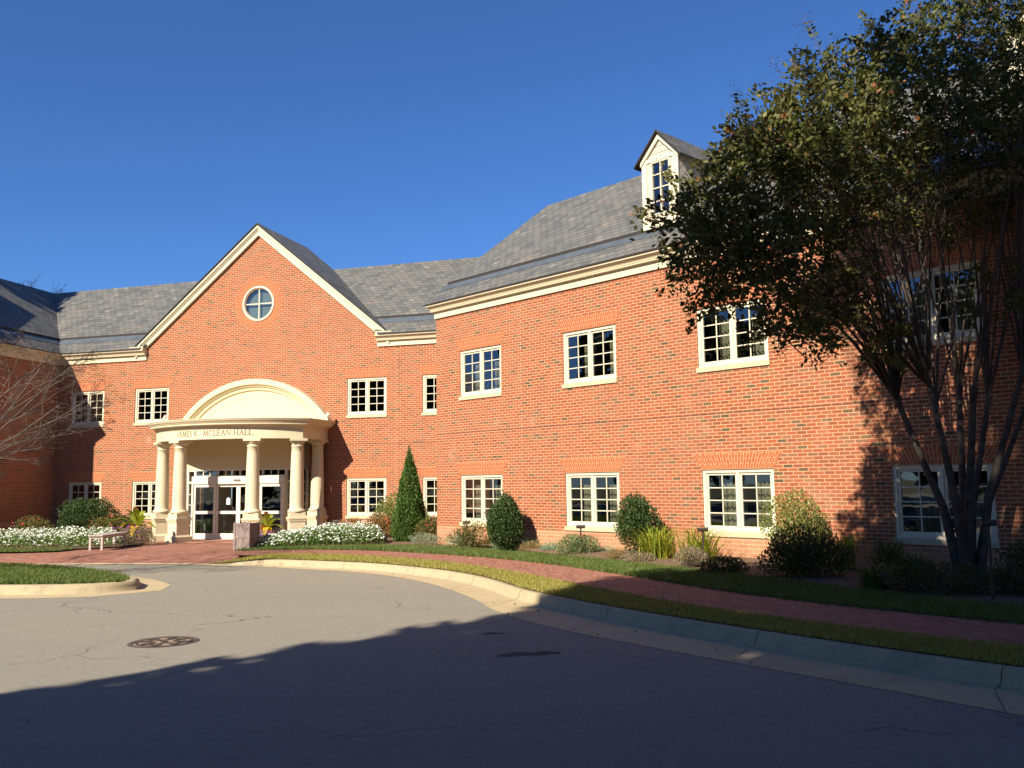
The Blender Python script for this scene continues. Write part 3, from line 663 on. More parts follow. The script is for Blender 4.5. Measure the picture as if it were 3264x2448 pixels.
# --- cornices
ZC = 6.38
CP = [(0.0, ZC), (0.05, ZC), (0.05, ZC + 0.15), (0.065, ZC + 0.155), (0.075, ZC + 0.185), (0.14, ZC + 0.195), (0.145, ZC + 0.225), (0.155, ZC + 0.23), (0.165, ZC + 0.26), (0.20, ZC + 0.30), (0.245, ZC + 0.325), (0.26, ZC + 0.335), (0.265, ZC + 0.345), (0.27, ZC + 0.397), (0.0, ZC + 0.400)]
def rw2(u, d=0): p = TRW((u, d, 0)); return (p.x, p.y)
mb = MB(); sweep(mb, [(8.66, 3.0), (8.6138, -4.281), rw2(RL)], CP); mb.build('cornice', 'cream', B)
mb = MB(); sweep(mb, [(4.78, 0.0), (8.62, 0.0)], CP); mb.build('cornice', 'cream', B)
pl = TLF((0, 0, 0))
mb = MB(); sweep(mb, [(pl.x, pl.y), LWB, LWA, (-4.78, 0.0)], CP); mb.build('cornice', 'cream', B)
# raking boards of the gable, two stepped bands
def rake(sgn):
    mb = MB(); k = 0.83
    for (t0, t1, y0) in ((0.0, 0.20, -0.10), (0.20, 0.265, -0.135), (0.265, 0.36, -0.175)):
        # t measured vertically below/above brick line; lower edge of lowest band meets the brick
        za0, za1 = 10.80 + t0, 10.80 + t1
        xe = 5.24
        q = [(0, za0), (xe, za0 - k * xe), (xe, za1 - k * xe), (0, za1)]
        F = [(sgn * x, y0, z) for x, z in q]; Bk = [(sgn * x, 0.05, z) for x, z in q]
        mb.poly(F if sgn > 0 else F[::-1]); 
        for i in range(4):
            j = (i + 1) % 4; mb.poly([F[i], Bk[i], Bk[j], F[j]])
    # foot block over the cornice return
    x0, x1 = 4.80, 5.40
    mb.box(min(sgn * x0, sgn * x1), max(sgn * x0, sgn * x1), -0.24, 0.0, ZC + 0.396, ZC + 0.50)
    mb.build('rake_board', 'cream', B)
rake(1); rake(-1)

# --- roofs
MS = 0.895
def roofface(T, poly, name_parent=B, zE=6.80, d0=0.30, slope=MS, bands=True):
    """poly in (u, v) : v = horizontal run from the eave (eave at d = +d0); splits in lower slates, flashing and raised upper slates"""
    def clip(pg, v0, v1):
        def half(pg, lim, keep_above):
            out = []
            for i in range(len(pg)):
                a, b = pg[i], pg[(i + 1) % len(pg)]
                ia = (a[1] >= lim) if keep_above else (a[1] <= lim); ib = (b[1] >= lim) if keep_above else (b[1] <= lim)
                if ia: out.append(a)
                if ia != ib:
                    f = (lim - a[1]) / (b[1] - a[1]); out.append((a[0] + (b[0] - a[0]) * f, lim))
            return out
        return half(half(pg, v0, True), v1, False)
    ln = math.sqrt(1 + slope * slope)
    def pt(u, v, up): return T((u, d0 - v - up * slope / ln * 0 , zE + v * slope + up * ln))
    def slab(pg, up, th, mat, nm, extra=None):
        if len(pg) < 3: return
        mb = MB(); top = [pt(u, v, up) for u, v in pg]; bot = [p - Vector((0, 0, th)) for p in top]
        a = sum(pg[i][0] * pg[(i + 1) % len(pg)][1] - pg[(i + 1) % len(pg)][0] * pg[i][1] for i in range(len(pg)))
        uv = [(u, v * ln) for u, v in pg]
        if a < 0: top, bot, uv = top[::-1], bot[::-1], uv[::-1]
        mb.poly(top, uv)
        for i in range(len(top)):
            j = (i + 1) % len(top); mb.poly([top[i], bot[i], bot[j], top[j]], mi=1)
        mb.build(nm, [mat, 'roof_edge'], B)
    if bands:
        slab(clip(poly, 0.0, 0.50), 0.0, 0.035, 'slate', 'roof')
        slab(clip(poly, 0.49, 0.76), 0.012, 0.02, 'flashing', 'roof_flashing')
        slab(clip(poly, 0.72, 99), 0.075, 0.075, 'slate', 'roof')
    else: slab(poly, 0.0, 0.05, 'slate', 'roof')
RUN = 3.67
# main roof (front slope), left and right of the gable; valleys and ridge
xg = 5.36
gv = lambda z: None
roofface(TF, [(xg - 0.45, 0), (9.05, 0), (12.6, RUN), (0.9, RUN)])
roofface(TF, [(-9.0, 0), (-xg + 0.45, 0), (-0.9, RUN), (-12.6, RUN)])
roofface(frame((0, 6.8), math.pi), [(-14, -0.4), (13, -0.4), (13, RUN), (-14, RUN)], bands=False)     # back slope
# gable roof
mb = MB()
def gr(sg):
    P = [(0, -0.21, 11.24), (sg * 5.42, -0.21, 11.24 - 0.83 * 5.42), (sg * 5.42, -0.15, 11.24 - 0.83 * 5.42), (sg * 1.24, 3.42, 10.21), (0, 3.5, 11.24)]
    ln = math.sqrt(1 + .83 ** 2); uv = [(p[1], -abs(p[0]) * ln) for p in P]
    if sg > 0: mb.poly(P, uv)
    else: mb.poly(P[::-1], uv[::-1])
    # edge at the rake
    F = [(0, -0.212, 11.24), (sg * 5.42, -0.212, 11.24 - 0.83 * 5.42), (sg * 5.42, -0.212, 11.19 - 0.83 * 5.42), (0, -0.212, 11.19)]
    mb.poly(F, mi=1); mb.poly([(0, -0.212, 11.19), (sg * 5.42, -0.212, 11.19 - 0.83 * 5.42), (sg * 5.42, 0.0, 11.19 - 0.83 * 5.42), (0, 0, 11.19)], mi=1)
gr(1); gr(-1)
mb.poly([(0, 3.5, 11.24), (1.24, 3.42, 10.21), (0, 5.2, 9.3), (-1.24, 3.42, 10.21)], mi=0)
mb.build('roof', ['slate', 'roof_edge'], B)
# right wing roof
roofface(TRW, [(-0.29, 0), (RL + 0.45, 0), (RL + 0.45, RUN), (1.36, RUN)])
mb = MB()
def rp(u, v, up=0.06): return TRW((u, 0.30 - v, 6.80 + v * MS + up))
q = [rp(-0.29, 0.0, 0), rp(1.36, RUN), rp(1.36, RUN + 2.5, -2.0), rp(-0.29, 7.5, -6.75)]
mb.poly(q[::-1]); mb.poly([rp(1.36, RUN), rp(RL + .45, RUN), rp(RL + .45, 2 * RUN, -RUN * MS * 2 + .1), rp(1.36, 2 * RUN, -RUN * MS * 2 + .1)][::-1])
mb.build('roof', 'slate', B)
# left wing roof: slope over the return wall, facing right
TLRR = TLR
roofface(TLR, [(-0.29, 0), (LR + 0.2, 0), (LR + 3.9, RUN), (1.8, RUN)])
roofface(TLF, [(0, 0), (14.42, 0), (13.0, RUN), (0, RUN)])
# dormers
def dormer(uc):
    w = 0.515; df = -0.30; z0, ze, za = 7.46, 9.16, 9.72
    back = lambda z: 0.30 - (z - 6.80) / MS - 0.12
    mb = MB(); T = TRW
    hole = rect(uc - 0.27, uc + 0.27, 7.76, 9.06)
    wall_poly(mb, T, [(uc - w, z0), (uc + w, z0), (uc + w, ze), (uc, za), (uc - w, ze)], [hole], d=df)
    for s_ in (-1, 1):
        q = [T((uc + s_ * w, df, z0)), T((uc + s_ * w, df, ze)), T((uc + s_ * w, back(ze), ze))]
        mb.poly(q if s_ < 0 else q[::-1])
    dm = mb.build('dormer', 'siding', B)
    tr = MB()
    tr.box(uc - w - 0.01, uc - w + 0.13, df, df + 0.03, z0, ze - 0.02, T); tr.box(uc + w - 0.13, uc + w + 0.01, df, df + 0.03, z0, ze - 0.02, T)
    tr.box(uc - w + .13, uc + w - .13, df, df + 0.028, z0, z0 + 0.2, T); tr.box(uc - w + .13, uc + w - .13, df, df + 0.026, ze - 0.10, ze - .01, T)
    for s_ in (-1, 1):
        P0 = [(uc, za - 0.16), (uc + s_ * (w + 0.03), ze - 0.16), (uc + s_ * (w + 0.03), ze + 0.0), (uc, za + 0.01)]
        F = [T((a, df + 0.06, b)) for a, b in P0]; Bk = [T((a, df, b)) for a, b in P0]
        tr.poly(F if s_ > 0 else F[::-1])
        for i in range(4): j = (i + 1) % 4; tr.poly([F[i], Bk[i], Bk[j], F[j]])
    tr.build('trim', 'window_paint', dm)
    ln = MB()      # clapboard joints on the side walls, parallel to the roof slope
    for s_ in (-1, 1):
        for k in range(1, 7):
            zz0 = z0 + 0.25 * k
            zt_ = min(ze, zz0 + 3); dd = (ze - zz0) / MS
            if zz0 < ze - .05:
                a = T((uc + s_ * (w + 0.004), df - .02, zz0)); b = T((uc + s_ * (w + 0.004), df - dd, ze)); up = Vector((0, 0, 0.014))
                ln.poly([a, b, b + up, a + up])
    for k in range(1, 3):
        zz = ze + 0.16 * k - 0.08; hw = (za - 0.1 - zz) / (za - ze) * w * 0.75
        ln.box(uc - hw, uc + hw, df, df + 0.004, zz, zz + 0.012, T)
    ln.build('board_joint', 'grey_plastic', dm)
    rf = MB()
    for s_ in (-1, 1):
        ue = uc + s_ * 0.68; zee = za + 0.05 - 0.68 * (za - ze) / w
        P = [T((uc, df + 0.14, za + 0.05)), T((ue, df + 0.14, zee)), T((ue, back(zee) - .1, zee)), T((uc, back(za) - .1, za + 0.05))]
        Q = [p - Vector((0, 0, 0.05)) for p in P]
        rf.poly(P if s_ > 0 else P[::-1], [(0, 0), (0, .9), (2, .9), (2, 0)] if s_ > 0 else [(2, 0), (2, .9), (0, .9), (0, 0)])
        rf.poly(Q, mi=1)
        for i in range(4): j = (i + 1) % 4; rf.poly([P[i], Q[i], Q[j], P[j]], mi=1)
    rf.build('dormer_roof', ['slate', 'roof_edge'], dm)
    s = MB(); a, b, c0, c1 = uc - 0.27, uc + 0.27, 7.76, 9.06
    for (x0, x1, y0, y1) in ((a, a + .035, c0, c1), (b - .035, b, c0, c1), (a + .035, b - .035, c0, c0 + .04), (a + .035, b - .035, c1 - .04, c1), (uc - .013, uc + .013, c0 + .04, c1 - .04)):
        s.box(x0, x1, df - .05, df + .012, y0, y1, T)
    for k in (1, 2, 3):
        z = c0 + (c1 - c0) * k / 4; s.box(a + .035, b - .035, df - .045, df + .008, z - .012, z + .012, T)
    s.build('dormer_window', 'window_paint', dm)
    g = MB(); g.poly([T((a, df - .03, c0)), T((b, df - .03, c0)), T((b, df - .03, c1)), T((a, df - .03, c1))]); g.build('glass', 'glass', dm)
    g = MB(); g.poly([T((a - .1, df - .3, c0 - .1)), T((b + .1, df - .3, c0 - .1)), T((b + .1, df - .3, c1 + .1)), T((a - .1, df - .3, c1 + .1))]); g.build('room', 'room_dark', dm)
dormer(8.06); dormer(16.1)

# --- portico
PC = (0.0, 1.45)
def pp(r, deg): a = R(deg); return (PC[0] + r * math.sin(a), PC[1] - r * math.cos(a))
arc = [pp(4.32, -41.8 + 83.6 * k / 28) for k in range(29)]
path = [(-2.88, 0.0), (-2.88, -1.77)] + arc[1:-1] + [(2.88, -1.77), (2.88, 0.0)]
EP = [(-0.44, 3.14), (0.0, 3.14), (0.0, 3.47), (0.02, 3.475), (0.02, 3.51), (0.05, 3.52), (0.07, 3.56), (0.10, 3.585), (0.17, 3.60), (0.20, 3.605), (0.205, 3.66), (0.225, 3.665), (0.24, 3.69), (0.285, 3.735), (0.30, 3.775), (0.315, 3.78), (0.315, 3.805), (-0.44, 3.84), (-0.44, 3.14)]
mb = MB(); sweep(mb, path, EP, closed_ends=False); mb.build('entablature', 'cream', B)
ent = bpy.data.objects[[o.name for o in B.children if o.name.startswith('entablature')][0]]
mb = MB()   # flat lead roof and soffit
inner = [(x, y) for x, y in [(-2.60, -1.62)] + [pp(4.0, -38 + 76 * k / 16) for k in range(17)] + [(2.60, -1.62), (2.60, 0.02), (-2.60, 0.02)]]
for z_, up in ((3.82, True), (3.24, False)):
    L3 = [Vector((x, y, 0)) for x, y in inner]
    for tri in tessellate_polygon([L3]):
        P3 = [(L3[i].x, L3[i].y, z_) for i in tri]
        if ((Vector(P3[1]) - Vector(P3[0])).cross(Vector(P3[2]) - Vector(P3[0])).z > 0) != up: P3 = P3[::-1]
        mb.poly(P3)
mb.build('porch_ceiling', 'stucco', B)
# segmental pediment
mb = MB(); RO, ZCn = 3.75, 1.67
def arcpt(r, a, y): return (r * math.sin(a), y, ZCn + r * math.cos(a))
amax = math.acos((3.80 - ZCn) / RO); nseg = 40
prof = [(3.75, 0.02), (3.75, -0.33), (3.56, -0.34), (3.54, -0.27), (3.49, -0.26), (3.47, -0.20), (3.36, -0.17), (3.34, -0.11), (3.12, -0.108), (3.115, -0.098), (3.10, -0.098)]
for k in range(nseg):
    a, b = -amax + 2 * amax * k / nseg, -amax + 2 * amax * (k + 1) / nseg
    for (r0, y0), (r1, y1) in zip(prof[:-1], prof[1:]):
        mb.poly([arcpt(r0, a, y0), arcpt(r1, a, y1), arcpt(r1, b, y1), arcpt(r0, b, y0)])
    A_, B_ = arcpt(3.10, a, -0.098), arcpt(3.10, b, -0.098)
    mb.poly([A_, (A_[0], -0.098, 3.70), (B_[0], -0.098, 3.70), B_])
mb.build('arched_pediment', 'stucco', B)
# letters of the frieze, drawn as serifed strokes bent round the curve
GL = {
 'J': (0.42, [((.28, 1), (.28, .12), 2), ((.28, .12), (.14, -.08), 1), ((.14, -.08), (.02, -.06), 1), ((.14, 1), (.42, 1), 0)]),
 'A': (0.80, [((.08, 0), (.40, 1), 1), ((.40, 1), (.72, 0), 2), ((.20, .36), (.60, .36), 0), ((0, 0), (.18, 0), 0), ((.58, 0), (.84, 0), 0)]),
 'M': (0.98, [((.12, 0), (.18, 1), 1), ((.18, 1), (.49, .05), 2), ((.49, .05), (.80, 1), 1), ((.80, 1), (.88, 0), 2), ((.0, 0), (.24, 0), 0), ((.74, 0), (1.0, 0), 0), ((.08, 1), (.2, 1), 0), ((.78, 1), (.92, 1), 0)]),
 'E': (0.60, [((.12, 0), (.12, 1), 2), ((.02, 1), (.54, 1), 1), ((.12, .52), (.44, .52), 0), ((.02, 0), (.58, 0), 1), ((.54, 1), (.54, .84), 0), ((.58, 0), (.58, .17), 0), ((.44, .6), (.44, .44), 0)]),
 'S': (0.56, [((.48, .84), (.40, .97), 1), ((.40, .97), (.20, .98), 0), ((.20, .98), (.08, .80), 1), ((.08, .80), (.16, .60), 2), ((.16, .60), (.42, .42), 2), ((.42, .42), (.50, .22), 2), ((.50, .22), (.38, .03), 1), ((.38, .03), (.16, .02), 0), ((.16, .02), (.06, .2), 1)]),
 'K': (0.76, [((.12, 0), (.12, 1), 2), ((.02, 1), (.24, 1), 0), ((.02, 0), (.24, 0), 0), ((.14, .48), (.60, 1), 1), ((.24, .56), (.68, 0), 2), ((.50, 1), (.70, 1), 0), ((.58, 0), (.80, 0), 0)]),
 '.': (0.22, [((.06, 0.03), (.13, 0.03), 2)]),
 'C': (0.82, [((.74, .80), (.62, .95), 1), ((.62, .95), (.40, 1.0), 1), ((.40, 1.0), (.18, .86), 1), ((.18, .86), (.08, .60), 2), ((.08, .60), (.08, .38), 2), ((.08, .38), (.20, .12), 2), ((.20, .12), (.42, 0), 1), ((.42, 0), (.66, .06), 0), ((.66, .06), (.78, .2), 0), ((.74, .98), (.74, .78), 0)]),
 'L': (0.60, [((.12, 0), (.12, 1), 2), ((.02, 1), (.26, 1), 0), ((.02, 0), (.58, 0), 1), ((.58, 0), (.60, .2), 0)]),
 'N': (0.88, [((.14, 0), (.14, 1), 0), ((.12, 1), (.74, .0), 2), ((.74, 0), (.74, 1), 0), ((.02, 0), (.26, 0), 0), ((.62, 1), (.86, 1), 0), ((.02, 1), (.14, 1), 0)]),
 'H': (0.88, [((.14, 0), (.14, 1), 2), ((.74, 0), (.74, 1), 2), ((.14, .52), (.74, .52), 0), ((.02, 0), (.26, 0), 0), ((.62, 0), (.86, 0), 0), ((.02, 1), (.26, 1), 0), ((.62, 1), (.86, 1), 0)]),
 ' ': (0.34, [])}
txt = 'JAMES K.  MCLEAN HALL'; HGT = 0.178
sizes = [GL[ch][0] + (0.10 if ch != ' ' else 0) for ch in txt]; tot = sum(sizes)
xs0, xs1 = -1.38, 1.50; s_a = 4.324 * math.asin(xs0 / 4.32); s_b = 4.324 * math.asin(xs1 / 4.32); kx = (s_b - s_a) / tot
mb = MB(); cur = s_a
def onf(s_, z, o=0.004): a = s_ / 4.32; return ((4.32 + o) * math.sin(a), PC[1] - (4.32 + o) * math.cos(a), z)
for ch, sz in zip(txt, sizes):
    for (a, b, wt) in GL[ch][1]:
        th = (0.012, 0.017, 0.026)[wt] / 2
        A_ = Vector((cur + a[0] * kx, 3.255 + a[1] * HGT)); B_ = Vector((cur + b[0] * kx, 3.255 + b[1] * HGT)); dd = (B_ - A_).normalized(); nn = Vector((-dd.y, dd.x)) * th
        A_ -= dd * 0.004; B_ += dd * 0.004
        q = [A_ - nn, B_ - nn, B_ + nn, A_ + nn]
        mb.poly([onf(p.x, p.y, 0.006) for p in q]); mb.poly([onf(p.x, p.y, 0.001) for p in q])
    cur += sz * kx
mb.build('lettering', 'lettering', ent)
# columns
def column(cx, cy, rot, zb):
    mb = MB()
    def sq(w, z0, z1, w2=None):
        w2 = w2 or w; a = rot
        def c4(ww, z): return [(cx + (sx * math.cos(a) - sy * math.sin(a)) * ww / 2, cy + (sx * math.sin(a) + sy * math.cos(a)) * ww / 2, z) for sx, sy in ((-1, -1), (1, -1), (1, 1), (-1, 1))]
        A_, B_ = c4(w, z0), c4(w2, z1)
        for i in range(4): j = (i + 1) % 4; mb.poly([A_[i], A_[j], B_[j], B_[i]])
        mb.poly(B_); mb.poly(A_[::-1])
    sq(0.50, 0.53, 0.69)
    sq(0.60, 0.475, 0.53); sq(0.56, 0.44, 0.475, 0.60); sq(0.54, 0.39, 0.44, 0.56)
    sq(0.50, -0.04, 0.39); sq(0.62, -0.09, -0.04, 0.50); sq(0.62, zb, -0.09)
    ped = mb.build('pedestal', 'cream', B)
    mb = MB()
    prof = [(0.0, 0.69), (0.275, 0.69), (0.295, 0.715), (0.295, 0.755), (0.27, 0.78), (0.25, 0.785), (0.245, 0.815), (0.235, 0.83)]
    for k in range(11):
        f = k / 10; prof.append((0.232 - 0.042 * (f ** 1.7), 0.84 + f * (2.86 - 0.84)))
    prof += [(0.205, 2.87), (0.212, 2.885), (0.205, 2.90), (0.192, 2.905), (0.192, 2.955), (0.215, 2.97), (0.255, 3.03), (0.26, 3.055)]
    mb.lathe((cx, cy), prof, 32)
    col = mb.build('column', 'cream', B, smooth=True, merge=True)
    mb = MB(); mb.__init__()
    a = rot
    def sq2(w, z0, z1):
        q = [(cx + (sx * math.cos(a) - sy * math.sin(a)) * w / 2, cy + (sx * math.sin(a) + sy * math.cos(a)) * w / 2) for sx, sy in ((-1, -1), (1, -1), (1, 1), (-1, 1))]
        for i in range(4): j = (i + 1) % 4; mb.poly([(*q[i], z0), (*q[j], z0), (*q[j], z1), (*q[i], z1)])
        mb.poly([(*p, z0) for p in q][::-1]); mb.poly([(*p, z1) for p in q])
    sq2(0.56, 3.055, 3.137); mb.build('abacus', 'cream', col)
for dg in (-40, -20, 20, 40):
    x, y = pp(4.10, dg); column(x, y, R(dg), G(x, y) + 0.1)
for x in (-2.66, 2.66): column(x, -0.33, 0, -0.4)
# vestibule
VX, VY = 2.18, -1.0
rc = 0.35
vp = [(-VX - .10, 0.0), (-VX - .10, VY + .08), (-VX - .02, VY), (VX - rc, VY)] + [(VX - rc + rc * math.sin(R(a)), VY + rc - rc * math.cos(R(a))) for a in range(15, 90, 15)] + [(VX, VY + rc), (VX, 0.0)]
mb = MB(); sweep(mb, vp, [(-0.15, 2.17), (0.0, 2.17), (0.0, 3.30)], closed_ends=False)
mb.build('vestibule_wall', 'stucco', B, smooth=False)
mb = MB()
ZG = -0.30
def fr(x0, x1, y0, y1, z0, z1): mb.box(x0, x1, y0, y1, z0, z1)
# front screen posts, transom bars
for x in (-2.17, 2.07): fr(x, x + .10, VY + .0, VY + .10, ZG, 2.17)
for x in (-1.85, 1.77): fr(x, x + .08, VY - .0, VY + .12, ZG, 2.17)
fr(-1.77, 1.77, VY, VY + .1, 2.125, 2.17); fr(-1.77, 1.77, VY + .01, VY + .1, 1.90, 1.955)
for k, x in enumerate((-0.90, 0.0, 0.90)): fr(x - .035, x + .035, VY + .01, VY + .09, 1.955, 2.125)
for b0 in (-1.77, -0.865, 0.035, 0.935):
    for k in (1, 2): x = b0 + 0.835 * k / 3; fr(x - .011, x + .011, VY + .02, VY + .07, 1.955, 2.125)
for x0, x1 in ((-2.07, -1.85), (1.85, 2.07)):
    for z in (2.145, 1.72, 1.30, 0.93, 0.56, 0.22, -0.24):
        hgt = .035 if z in (2.145, 1.72) else .012
        fr(x0, x1, VY + .02, VY + .07, z - hgt, z + hgt)
for sx in (-1, 1):      # side faces
    xs = sorted((sx * (VX - .10), sx * (VX - .01)))
    for y in (-0.98, -0.55, -0.12): fr(xs[0], xs[1], y, y + .07, ZG, 2.17)
    for z in (2.145, 1.72, 1.30, 0.93, 0.56, 0.22, -0.24): fr(xs[0] + .02, xs[1] - .02, -0.91, -0.12, z - .014, z + .014)
scr = mb.build('entrance_screen', 'white_metal', B)
mb = MB()
for x0, x1, z0, z1 in ((-1.77, 1.77, 1.955, 2.125), (-2.07, -1.85, ZG, 2.12), (1.85, 2.07, ZG, 2.12)):
    mb.poly([(x0, VY + .05, z0), (x1, VY + .05, z0), (x1, VY + .05, z1), (x0, VY + .05, z1)])
for sx in (-1, 1): mb.poly([(sx * (VX - .05), VY + .05, ZG), (sx * (VX - .05), 0, ZG), (sx * (VX - .05), 0, 2.12), (sx * (VX - .05), VY + .05, 2.12)][::sx])
mb.build('glass', 'glass', scr)
mb = MB(); mb.box(-1.83, 1.83, VY - 0.16, VY - .001, 1.66, 1.93); mb.box(-1.83, -1.77, VY - .16, VY - .001, ZG, 1.66); mb.box(1.77, 1.83, VY - .16, VY - .001, ZG, 1.66)
hd = mb.build('door_header', 'white_metal', B)
mb = MB(); mb.lathe((0, 0), [(0, 0)], 3) if 0 else None
mb.box(-0.13, 0.13, VY - .20, VY - .16, 1.765, 1.815); mb.build('sensor', 'grey_plastic', hd)
def leaf(x0, x1, y, sticker, nm):
    mb = MB(); z0, z1 = ZG + .045, 1.655; st = .075
    mb.box(x0, x0 + st, y, y + .045, z0, z1); mb.box(x1 - st, x1, y, y + .045, z0, z1)
    mb.box(x0 + st, x1 - st, y + .001, y + .044, z0, z0 + .20); mb.box(x0 + st, x1 - st, y + .001, y + .044, z1 - .10, z1); mb.box(x0 + st, x1 - st, y + .001, y + .044, 0.62, 0.72)
    d = mb.build('door', 'white_metal', B)
    g = MB()
    g.poly([(x0 + st, y + .02, z0 + .2), (x1 - st, y + .02, z0 + .2), (x1 - st, y + .02, 0.62), (x0 + st, y + .02, 0.62)]); g.poly([(x0 + st, y + .02, 0.72), (x1 - st, y + .02, 0.72), (x1 - st, y + .02, z1 - .1), (x0 + st, y + .02, z1 - .1)])
    g.build('glass', 'glass', d)
    if sticker:
        s = MB(); cx = (x0 + x1) / 2 + 0.04; pts = [(cx - .075, y + .015, .94), (cx + .075, y + .015, .94)] + [(cx + .075 * math.cos(a), y + .015, 1.11 + .075 * math.sin(a)) for a in [math.pi * k / 10 for k in range(11)]]
        s.poly(pts); st_ = s.build('sticker', 'sticker', d)
        s = MB(); s.poly([(cx, y + .012, 1.05), (cx + .022, y + .012, 1.095), (cx, y + .012, 1.14), (cx - .022, y + .012, 1.095)]); s.build('emblem', 'roof_edge', d)
leaf(-1.765, -0.885, VY - .12, False, 'l'); leaf(-0.885, -0.003, VY - .065, True, 'a'); leaf(0.003, 0.885, VY - .065, True, 'b'); leaf(0.885, 1.765, VY - .12, False, 'r')
mb = MB()
simple('room_blue', (0.012, 0.018, 0.045), 0.9); simple('room_floor', (0.06, 0.045, 0.035), 0.5)
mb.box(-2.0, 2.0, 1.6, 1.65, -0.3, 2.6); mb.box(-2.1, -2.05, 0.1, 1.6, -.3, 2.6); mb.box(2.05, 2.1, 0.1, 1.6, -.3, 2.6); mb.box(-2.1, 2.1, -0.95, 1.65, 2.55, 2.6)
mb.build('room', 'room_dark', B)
mb = MB(); mb.box(-0.75, -0.35, 1.2, 1.55, -0.3, 2.5); mb.box(0.9, 1.6, 0.6, 1.0, -.3, 2.2); mb.box(-1.5, -1.2, 0.3, 0.7, -.3, 0.9); mb.build('lobby_panel', 'room_blue', B)
mb = MB(); mb.box(-2.1, 2.1, -0.95, 1.6, -.30, -.262); mb.build('lobby_floor', 'room_floor', B)

# flood lights on the porch roof
def flood(x, y, az, lab):
    o = empty('flood_light', (x, y, 3.82), lab, 'light fixture', 'white flood lights on the porch roof')
    mb = MB(); mb.cyl((x, y, 3.83), (x, y, 3.97), .025, .02, 8); mb.box(x - .05, x + .05, y - .05, y + .05, 3.82, 3.86); mb.build('mount', 'white_metal', o)
    c = Vector((x, y, 4.0)); d = Vector((math.sin(az), -math.cos(az) * .3, 0.75)).normalized() if az < 5 else Vector((-.3, .7, .5)).normalized()
    mb = MB(); mb.cyl(c - d * .09, c + d * .10, .045, .065, 12); mb.cyl(c + d * .10, c + d * .12, .072, .072, 12); mb.build('lamp_head', 'white_metal', o)
flood(-2.75, -1.55, 1.0, 'white cylinder spotlight at the left end of the porch roof')
flood(2.30, -0.75, -1.0, 'white spotlight on the porch roof right of the arched panel')
flood(3.02, -0.35, 1.2, 'white spotlight at the right end of the porch roof by the brick')

# ================================================================== FOLIAGE HELPERS
def leaf_mesh(name, pts, sizes, aspect=0.5, flat=0.0, dirs=None, fold=0.0, rng=RNG):
    n = len(pts); pts = np.asarray(pts, float); sizes = np.broadcast_to(np.asarray(sizes, float), (n,))
    t = rng.normal(size=(n, 3)); 
    if dirs is not None: t = np.asarray(dirs) + t * 0.45
    t /= np.linalg.norm(t, axis=1)[:, None] + 1e-9
    nn = rng.normal(size=(n, 3)); nn[:, 2] += flat
    w = np.cross(nn, t); w /= np.linalg.norm(w, axis=1)[:, None] + 1e-9
    L = (sizes / 2)[:, None]; W = L * aspect
    v = np.stack([pts - t * L, pts + w * W - t * L * 0.1, pts + t * L, pts - w * W - t * L * 0.1], 1).reshape(-1, 3)
    return mesh_np(name, v, 4)
def mesh_np(name, v, k):
    n = len(v) // k; me = bpy.data.meshes.new(name)
    me.vertices.add(len(v)); me.vertices.foreach_set('co', np.ascontiguousarray(v, dtype=np.float32).ravel())
    me.loops.add(n * k); me.loops.foreach_set('vertex_index', np.arange(n * k, dtype=np.int32))
    me.polygons.add(n); me.polygons.foreach_set('loop_start', np.arange(0, n * k, k, dtype=np.int32))
    me.polygons.foreach_set('loop_total', np.full(n, k, dtype=np.int32)); me.update(calc_edges=True); return me
def blob_pts(n, c, r, shell=0.45, lump=0.18, bottom=None, rng=RNG, seed=0):
    """points filling an ellipsoid, denser near a lumpy surface"""
    d = rng.normal(size=(n, 3)); d /= np.linalg.norm(d, axis=1)[:, None]
    rs = np.random.default_rng(int(abs(c[0] * 131 + c[1] * 17)) + seed)
    k = rs.normal(size=(6, 3)) * 2.6; ph = rs.random(6) * 6.28
    s = 1 + lump * np.sin(d @ k.T + ph).mean(1) * 2.2
    rad = (rng.random(n) ** shell); rad = 1 - (1 - rad) * 0.9
    p = d * (rad * s)[:, None] * np.asarray(r) + np.asarray(c)
    if bottom is not None: p = p[p[:, 2] > bottom]
    return p
def tubes(mb, pts, radii, n=6, mi=0):
    for i in range(len(pts) - 1): mb.cyl(pts[i], pts[i + 1], radii[i], radii[i + 1], n, caps=False)
def grass(name, mat, inside_pts, h=0.045, jit=0.5, rng=RNG, kind='stuff'):
    n = len(inside_pts); base = np.asarray(inside_pts, float)
    ang = rng.random(n) * 6.283; w = 0.006 + rng.random(n) * 0.006
    hh = h * (0.6 + rng.random(n) * 0.8); lean = rng.normal(size=(n, 2)) * h * jit
    a = np.stack([np.cos(ang) * w, np.sin(ang) * w, np.zeros(n)], 1)
    tip = base + np.stack([lean[:, 0], lean[:, 1], hh], 1)
    v = np.stack([base - a, base + a, tip], 1).reshape(-1, 3)
    o = link(name, mesh_np(name, v, 3), mat); tag(o, kind=kind); return o
def between(A, B, n, z, i0=0, i1=None, rng=RNG, edge=0.0):
    A = np.array([tuple(p)[:2] for p in A]); B = np.array([tuple(p)[:2] for p in B]); i1 = i1 or len(A) - 1
    w = np.linalg.norm((A[i0:i1] + A[i0 + 1:i1 + 1] - B[i0:i1] - B[i0 + 1:i1 + 1]) / 2, axis=1) * np.linalg.norm(A[i0 + 1:i1 + 1] - A[i0:i1], axis=1)
    s = rng.choice(len(w), n, p=w / w.sum()) + i0; f = rng.random(n)[:, None]; g = (rng.random(n) * (1 + 2 * edge) - edge)[:, None]
    p = (A[s] * (1 - f) + A[s + 1] * f) * (1 - g) + (B[s] * (1 - f) + B[s + 1] * f) * g
    return np.column_stack([p, G(p[:, 0], p[:, 1]) + z])

